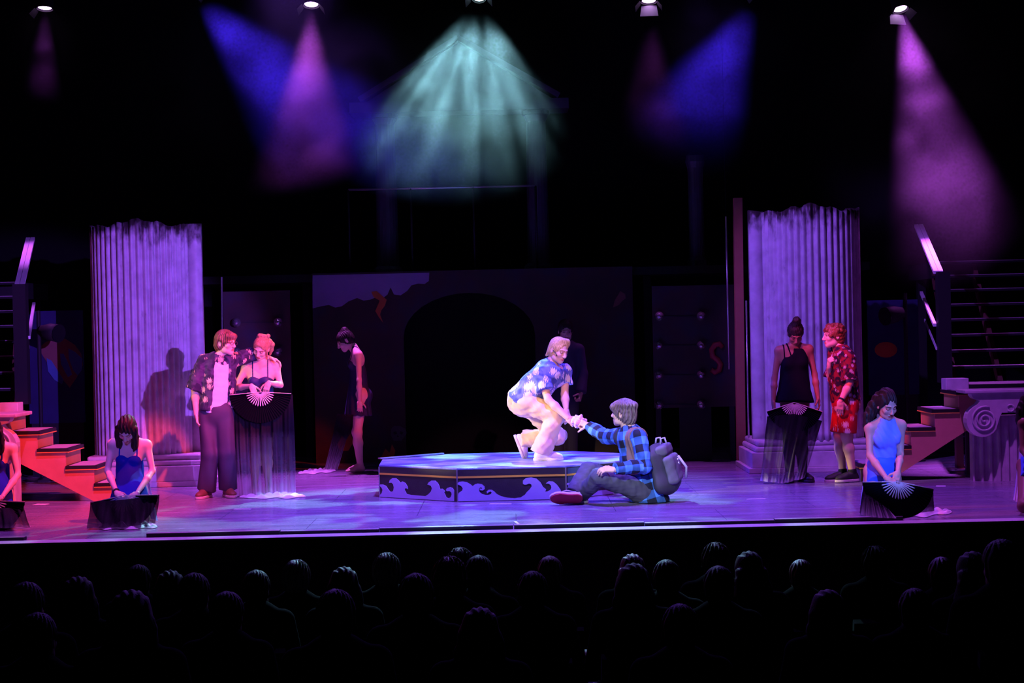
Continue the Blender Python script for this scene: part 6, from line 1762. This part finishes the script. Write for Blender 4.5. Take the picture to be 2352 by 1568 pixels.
# one seated figure in a local frame: origin on the floor under the seat, faces +y (the stage)
def seated_kit():
    hip = 0.47
    J = dict(pelvis=(0, 0, hip + 0.08), neck=(0, 0.02, hip + 0.60), head=(0, 0.045, hip + 0.735), sl=(-0.185, 0.01, hip + 0.545), sr=(0.185, 0.01, hip + 0.545), el=(-0.24, 0.06, hip + 0.27), er=(0.24, 0.06, hip + 0.27),
             wl=(-0.13, 0.27, hip + 0.20), wr=(0.13, 0.27, hip + 0.20), hl=(-0.09, 0.02, hip + 0.07), hr=(0.09, 0.02, hip + 0.07), kl=(-0.11, 0.43, hip + 0.05), kr=(0.11, 0.43, hip + 0.05), al=(-0.11, 0.45, 0.09), ar=(0.11, 0.45, 0.09))
    J = {k: A3(v) for k, v in J.items()}
    M = frame((0, -1, 0), (0, 0, 1)); J['hy'] = M[:, 1]; J['hz'] = M[:, 2]
    V, F = surf(body_prims(J, (0, 1, 0), 0.98, False), 0.016)
    hv, hf = surf(head_prims(False), 0.007); V2, F2 = place((hv, hf), M, J['head'], 1.03)
    parts = [(V, F, None), (V2, F2, None)]
    for q, mir in (('l', True), ('r', False)):
        V3, F3 = surf(hand_prims(*HANDS['relax']), 0.007); V3, F3 = place((V3, F3), frame((0, 1, -0.1), (0, 0.1, 1)), J['w' + q], 0.95, mir); parts.append((V3, F3, None))
    V, F, T = join(parts)
    n = A3((0, 1, 0)); pel, nk = J['pelvis'], J['neck']
    sh = [cone(lerp(pel, nk, -0.05), lerp(pel, nk, 0.5), 0.168, 0.160, n, 0.80, sm=0.05, fa=True), cone(lerp(pel, nk, 0.5), lerp(pel, nk, 0.86), 0.160, 0.160, n, 0.78, sm=0.05), cone(lerp(J['sl'], nk, 0.1), lerp(J['sr'], nk, 0.1), 0.066, 0.066, sm=0.05)]
    tr = [cone(lerp(J['hl'], J['hr'], 0.25), lerp(J['hl'], J['hr'], 0.75), 0.130, 0.130, n, 0.9, sm=0.04)]
    for q in 'lr':
        sh += [cone(J['s' + q], J['e' + q], 0.068, 0.056, sm=0.03), cone(J['e' + q], lerp(J['e' + q], J['w' + q], 0.92), 0.056, 0.042, sm=0.03, fb=True)]
        tr += [cone(J['h' + q], J['k' + q], 0.105, 0.078, sm=0.03), cone(J['k' + q], J['a' + q], 0.078, 0.066, sm=0.03, fb=True)]
    return (V, F, T), surf(sh, 0.014), surf(tr, 0.016), M, J
KIT = seated_kit()
def aud_hair(kind, seed):
    if kind == 'short': return hair_cap(0.013, seed=seed)
    if kind == 'tousled': return hair_cap(0.020, seed=seed, amp=0.008) 
    if kind == 'bob': return long_hair(0.018, seed, [([(0.07, 0.02, 0.0), (0.08, 0.03, -0.08), (0.07, 0.04, -0.14)], [0.04, 0.04, 0.03])], [([(-0.07, 0.02, 0.0), (-0.08, 0.03, -0.08), (-0.07, 0.04, -0.14)], [0.04, 0.04, 0.03])], part=False)
    return long_hair(0.016, seed, [([(0.04, 0.08, 0.0), (0.06, 0.10, -0.12), (0.06, 0.10, -0.26)], [0.06, 0.065, 0.04])], [([(-0.04, 0.08, 0.0), (-0.06, 0.10, -0.12), (-0.06, 0.10, -0.26)], [0.06, 0.065, 0.04])], part=False)
HK = {}
def hair_me(kind):
    if kind not in HK:
        v, f = surf(aud_hair(kind, 3), 0.0065)
        HK[kind] = ((v * 1.03) @ KIT[3].T + KIT[4]['head'], f)
    return HK[kind]
MESH = {}
def shared(name, VF, m, T=None):
    o = link_mesh(name, VF[0], VF[1], m, None, (0, 0, 0), True, tint=T); me = o.data
    bpy.data.objects.remove(o); return me
B_ME = shared('audience_body', KIT[0], SK_AUD, KIT[0][2])
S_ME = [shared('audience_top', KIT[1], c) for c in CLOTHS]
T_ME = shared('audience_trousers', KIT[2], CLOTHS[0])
H_ME = {(k, i): None for k in ('short', 'tousled', 'bob', 'long') for i in range(4)}
def inst(name, me, parent=None):
    o = bpy.data.objects.new(name, me); COL.objects.link(o); o.parent = parent; return o
# (px of head centre, py of head top, row, hair kind, hair colour, label)
ROWS = {0: (11.8, -1.14), 1: (10.9, -1.09), 2: (10.0, -1.03), 3: (9.1, -0.99), 4: (8.2, -0.93)}
for r_, (Y, z) in ROWS.items():
    y1 = Y + 0.62 if r_ else Y + 0.62
    y0_ = Y - 0.28 if r_ < 4 else 4.0
    struct(MB().box((-9, y0_, -1.20), (9, y1, z)).build('floor_%d' % (r_ + 2), AUD))
LAB = {'short': 'short dark hair', 'tousled': 'tousled hair', 'bob': 'bobbed hair', 'long': 'long hair'}
D = None
AUDI = [(1056, 1256, 0, 'tousled', 1, 'audience member with tousled hair catching violet light, below the platform corner'),
        (1098, 1270, 1, 'short', 0, 'audience member with smooth dark hair beside the tousled violet lit head'),
        (888, 1268, 0, 'tousled', 2, 'audience member with wavy grey hair edged in violet light'),
        (680, 1284, 0, 'tousled', 2, 'audience member with pale streaked hair below the strip by the white fan tail'),
        (1032, 1276, 2, 'tousled', 3, 'audience member with light tousled hair right behind the violet lit head'),
        (1262, 1272, 0, 'short', 3, 'audience member with a yellow and violet glint on the parting'),
        (1450, 1268, 0, 'long', 1, 'audience member with long hair and violet band of light on top'),
        (1530, 1280, 1, 'short', 0, 'audience member with round head and magenta glint'),
        (1642, 1244, 0, 'tousled', 1, 'tall audience member with pale glint on tousled hair below the sitting man'),
        (1838, 1280, 0, 'short', 1, 'audience member with small yellowish glint on short hair'),
        (2008, 1252, 0, 'tousled', 0, 'tall audience member with curly outline below the pale blue dancer'),
        (2160, 1274, 1, 'short', 1, 'audience member with faint blue glint near the far aisle'),
        (318, 1292, 0, 'short', 0, 'audience member with faint violet rim below the royal blue dancer'),
        (392, 1306, 1, 'bob', 0, 'audience member with bobbed hair and thin violet rim'),
        (445, 1310, 2, 'short', 0, D), (588, 1304, 1, 'short', 0, D), (790, 1298, 1, 'bob', 0, D), (1720, 1262, 1, 'long', 0, 'audience member with long dark hair next to the tall tousled head'), (955, 1310, 3, 'short', 0, D),
        (1222, 1306, 2, 'short', 0, 'audience member with thin blue rim in front of the yellow glinting parting'), (1455, 1290, 2, 'bob', 0, 'audience member with bobbed hair covering the long haired head'), (1648, 1294, 2, 'short', 0, 'audience member with blue arc of light on short hair behind the tall tousled head'), (772, 1346, 4, 'short', 0, D), (300, 1350, 4, 'bob', 0, D),
        (520, 1352, 3, 'short', 0, D), (1100, 1390, 4, 'bob', 0, D), (1560, 1380, 4, 'short', 0, D), (1900, 1350, 3, 'bob', 0, D), (2098, 1345, 3, 'short', 0, D),
        (2232, 1262, 2, 'long', 0, 'audience member with long hair and a blue rim on one side'),
        (2300, 1232, 3, 'short', 0, 'large near head of an audience member with a blue glint'),
        (60, 1330, 3, 'short', 0, D), (180, 1320, 2, 'bob', 0, D), (85, 1400, 4, 'short', 0, D)]
SEAT_ME = {}
def seat_parts():
    out = []
    m1 = MB().box((-0.205, -0.03, 0.36), (0.205, 0.44, 0.46)); out.append(('cushion', m1, SEATM))
    m2 = MB().hexa([(-0.22, -0.22, 0.36), (0.22, -0.22, 0.36), (0.22, -0.15, 0.40), (-0.22, -0.15, 0.40), (-0.21, -0.29, 0.86), (0.21, -0.29, 0.86), (0.21, -0.24, 0.88), (-0.21, -0.24, 0.88)]); out.append(('backrest', m2, SEATM))
    for s in (-1, 1):
        out.append(('armrest', MB().box((s * 0.225 - 0.02, -0.2, 0.60), (s * 0.225 + 0.02, 0.16, 0.64)), SEATF))
        out.append(('leg', MB().box((s * 0.225 - 0.015, -0.05, 0.0), (s * 0.225 + 0.015, 0.12, 0.60)), SEATF))
    res = []
    for nm, mb, m in out:
        o = mb.build(nm, m); bevel(o, 0.015, 2); res.append((nm, o.data)); bpy.data.objects.remove(o)
    return res
SP = seat_parts()
for i, (px, py, row, kind, hc, lab) in enumerate(AUDI):
    Y, FLZ = ROWS[row]
    top = W(px, py, Y)
    ht = 1.355                                           # floor to crown in the kit incl. hair
    base = np.array((top[0], Y - 0.045, FLZ))
    sc = (top[2] - FLZ) / ht
    b = inst('person', B_ME); b.location = tuple(base); b.scale = (1.0, 1.0, sc) if False else (sc, sc, sc)
    b.rotation_euler = (0, 0, random.uniform(-0.12, 0.12))
    tag(b, lab or 'audience member with %s, a near black silhouette in the dark seats' % LAB[kind], 'person', 'audience seen from behind')
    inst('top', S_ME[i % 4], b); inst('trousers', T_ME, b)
    if H_ME[(kind, hc)] is None: H_ME[(kind, hc)] = shared('audience_hair', hair_me(kind), AH[hc])
    inst('hair', H_ME[(kind, hc)], b)
    st = thing('theatre_seat', base, 'dark upholstered theatre seat under an audience member', 'seat', 'theatre seats in the dark')
    for nm, me in SP:
        o = inst(nm, me, st)
    st.scale = (min(1, 1.0), 1, sc)

# ------------------------------------------------------------------ theatrical haze hanging in the beams
def haze(c, r, dens, seed, scale, label, thr=(0.35, 0.7), aniso=0.25):
    bm = bmesh.new(); bmesh.ops.create_icosphere(bm, subdivisions=3, radius=1.0)
    me = bpy.data.meshes.new('haze_cloud'); bm.to_mesh(me); bm.free()
    o = bpy.data.objects.new('haze_cloud', me); COL.objects.link(o)
    o.location = tuple(c); o.scale = r
    mm = bpy.data.materials.new('haze'); mm.use_nodes = True
    nt = mm.node_tree; N = nt.nodes; L = nt.links
    for n in list(N):
        if n.type == 'BSDF_PRINCIPLED': N.remove(n)
    out = [n for n in N if n.type == 'OUTPUT_MATERIAL'][0]
    vs = N.new('ShaderNodeVolumeScatter'); vs.inputs['Anisotropy'].default_value = aniso
    tc = N.new('ShaderNodeTexCoord'); ln = N.new('ShaderNodeVectorMath'); ln.operation = 'LENGTH'
    L.new(tc.outputs['Object'], ln.inputs[0])
    fall = N.new('ShaderNodeMapRange'); fall.interpolation_type = 'SMOOTHSTEP'
    fall.inputs['From Min'].default_value = 1.0; fall.inputs['From Max'].default_value = 0.35
    L.new(ln.outputs['Value'], fall.inputs['Value'])
    geo = N.new('ShaderNodeNewGeometry')
    ad = N.new('ShaderNodeVectorMath'); ad.operation = 'ADD'; ad.inputs[1].default_value = (seed * 7.1, seed * 3.3, seed)
    L.new(geo.outputs['Position'], ad.inputs[0])
    nz = N.new('ShaderNodeTexNoise'); nz.inputs['Scale'].default_value = scale; nz.inputs['Detail'].default_value = 3; nz.inputs['Distortion'].default_value = 0.4
    L.new(ad.outputs[0], nz.inputs['Vector'])
    mr = N.new('ShaderNodeMapRange'); mr.interpolation_type = 'SMOOTHSTEP'
    mr.inputs['From Min'].default_value = thr[0]; mr.inputs['From Max'].default_value = thr[1]; mr.inputs['To Min'].default_value = 0.12
    L.new(nz.outputs['Fac'], mr.inputs['Value'])
    mu = N.new('ShaderNodeMath'); mu.operation = 'MULTIPLY'; L.new(fall.outputs[0], mu.inputs[0]); L.new(mr.outputs[0], mu.inputs[1])
    m2 = N.new('ShaderNodeMath'); m2.operation = 'MULTIPLY'; m2.inputs[1].default_value = dens; L.new(mu.outputs[0], m2.inputs[0])
    L.new(m2.outputs[0], vs.inputs['Density']); L.new(vs.outputs[0], out.inputs['Volume'])
    me.materials.append(mm)
    return tag(o, label, 'haze', 'haze clouds in the light beams', 'stuff')
HZ = [((610, 190), 20.1, (2.0, 1.5, 1.35), 0.075, 1, 1.3, 'blue and violet haze in the crossing beams'),
      ((1035, 225), 19.6, (1.9, 1.6, 1.25), 0.125, 2, 1.6, 'pale teal haze of the streaked beam'),
      ((1640, 190), 20.2, (1.3, 1.3, 1.15), 0.05, 3, 1.3, 'deep blue haze left of the magenta beam'),
      ((2125, 265), 20.0, (1.6, 1.5, 2.1), 0.11, 4, 1.2, 'magenta haze in the wide bright beam'),
      ((105, 110), 20.5, (0.6, 0.8, 0.7), 0.05, 5, 2.0, 'faint purple wisp of haze under the small lantern')]
for pp, Y, r, dn, sd, sc, lab in HZ:
    haze(W(*pp, Y), r, dn, sd, sc, lab)
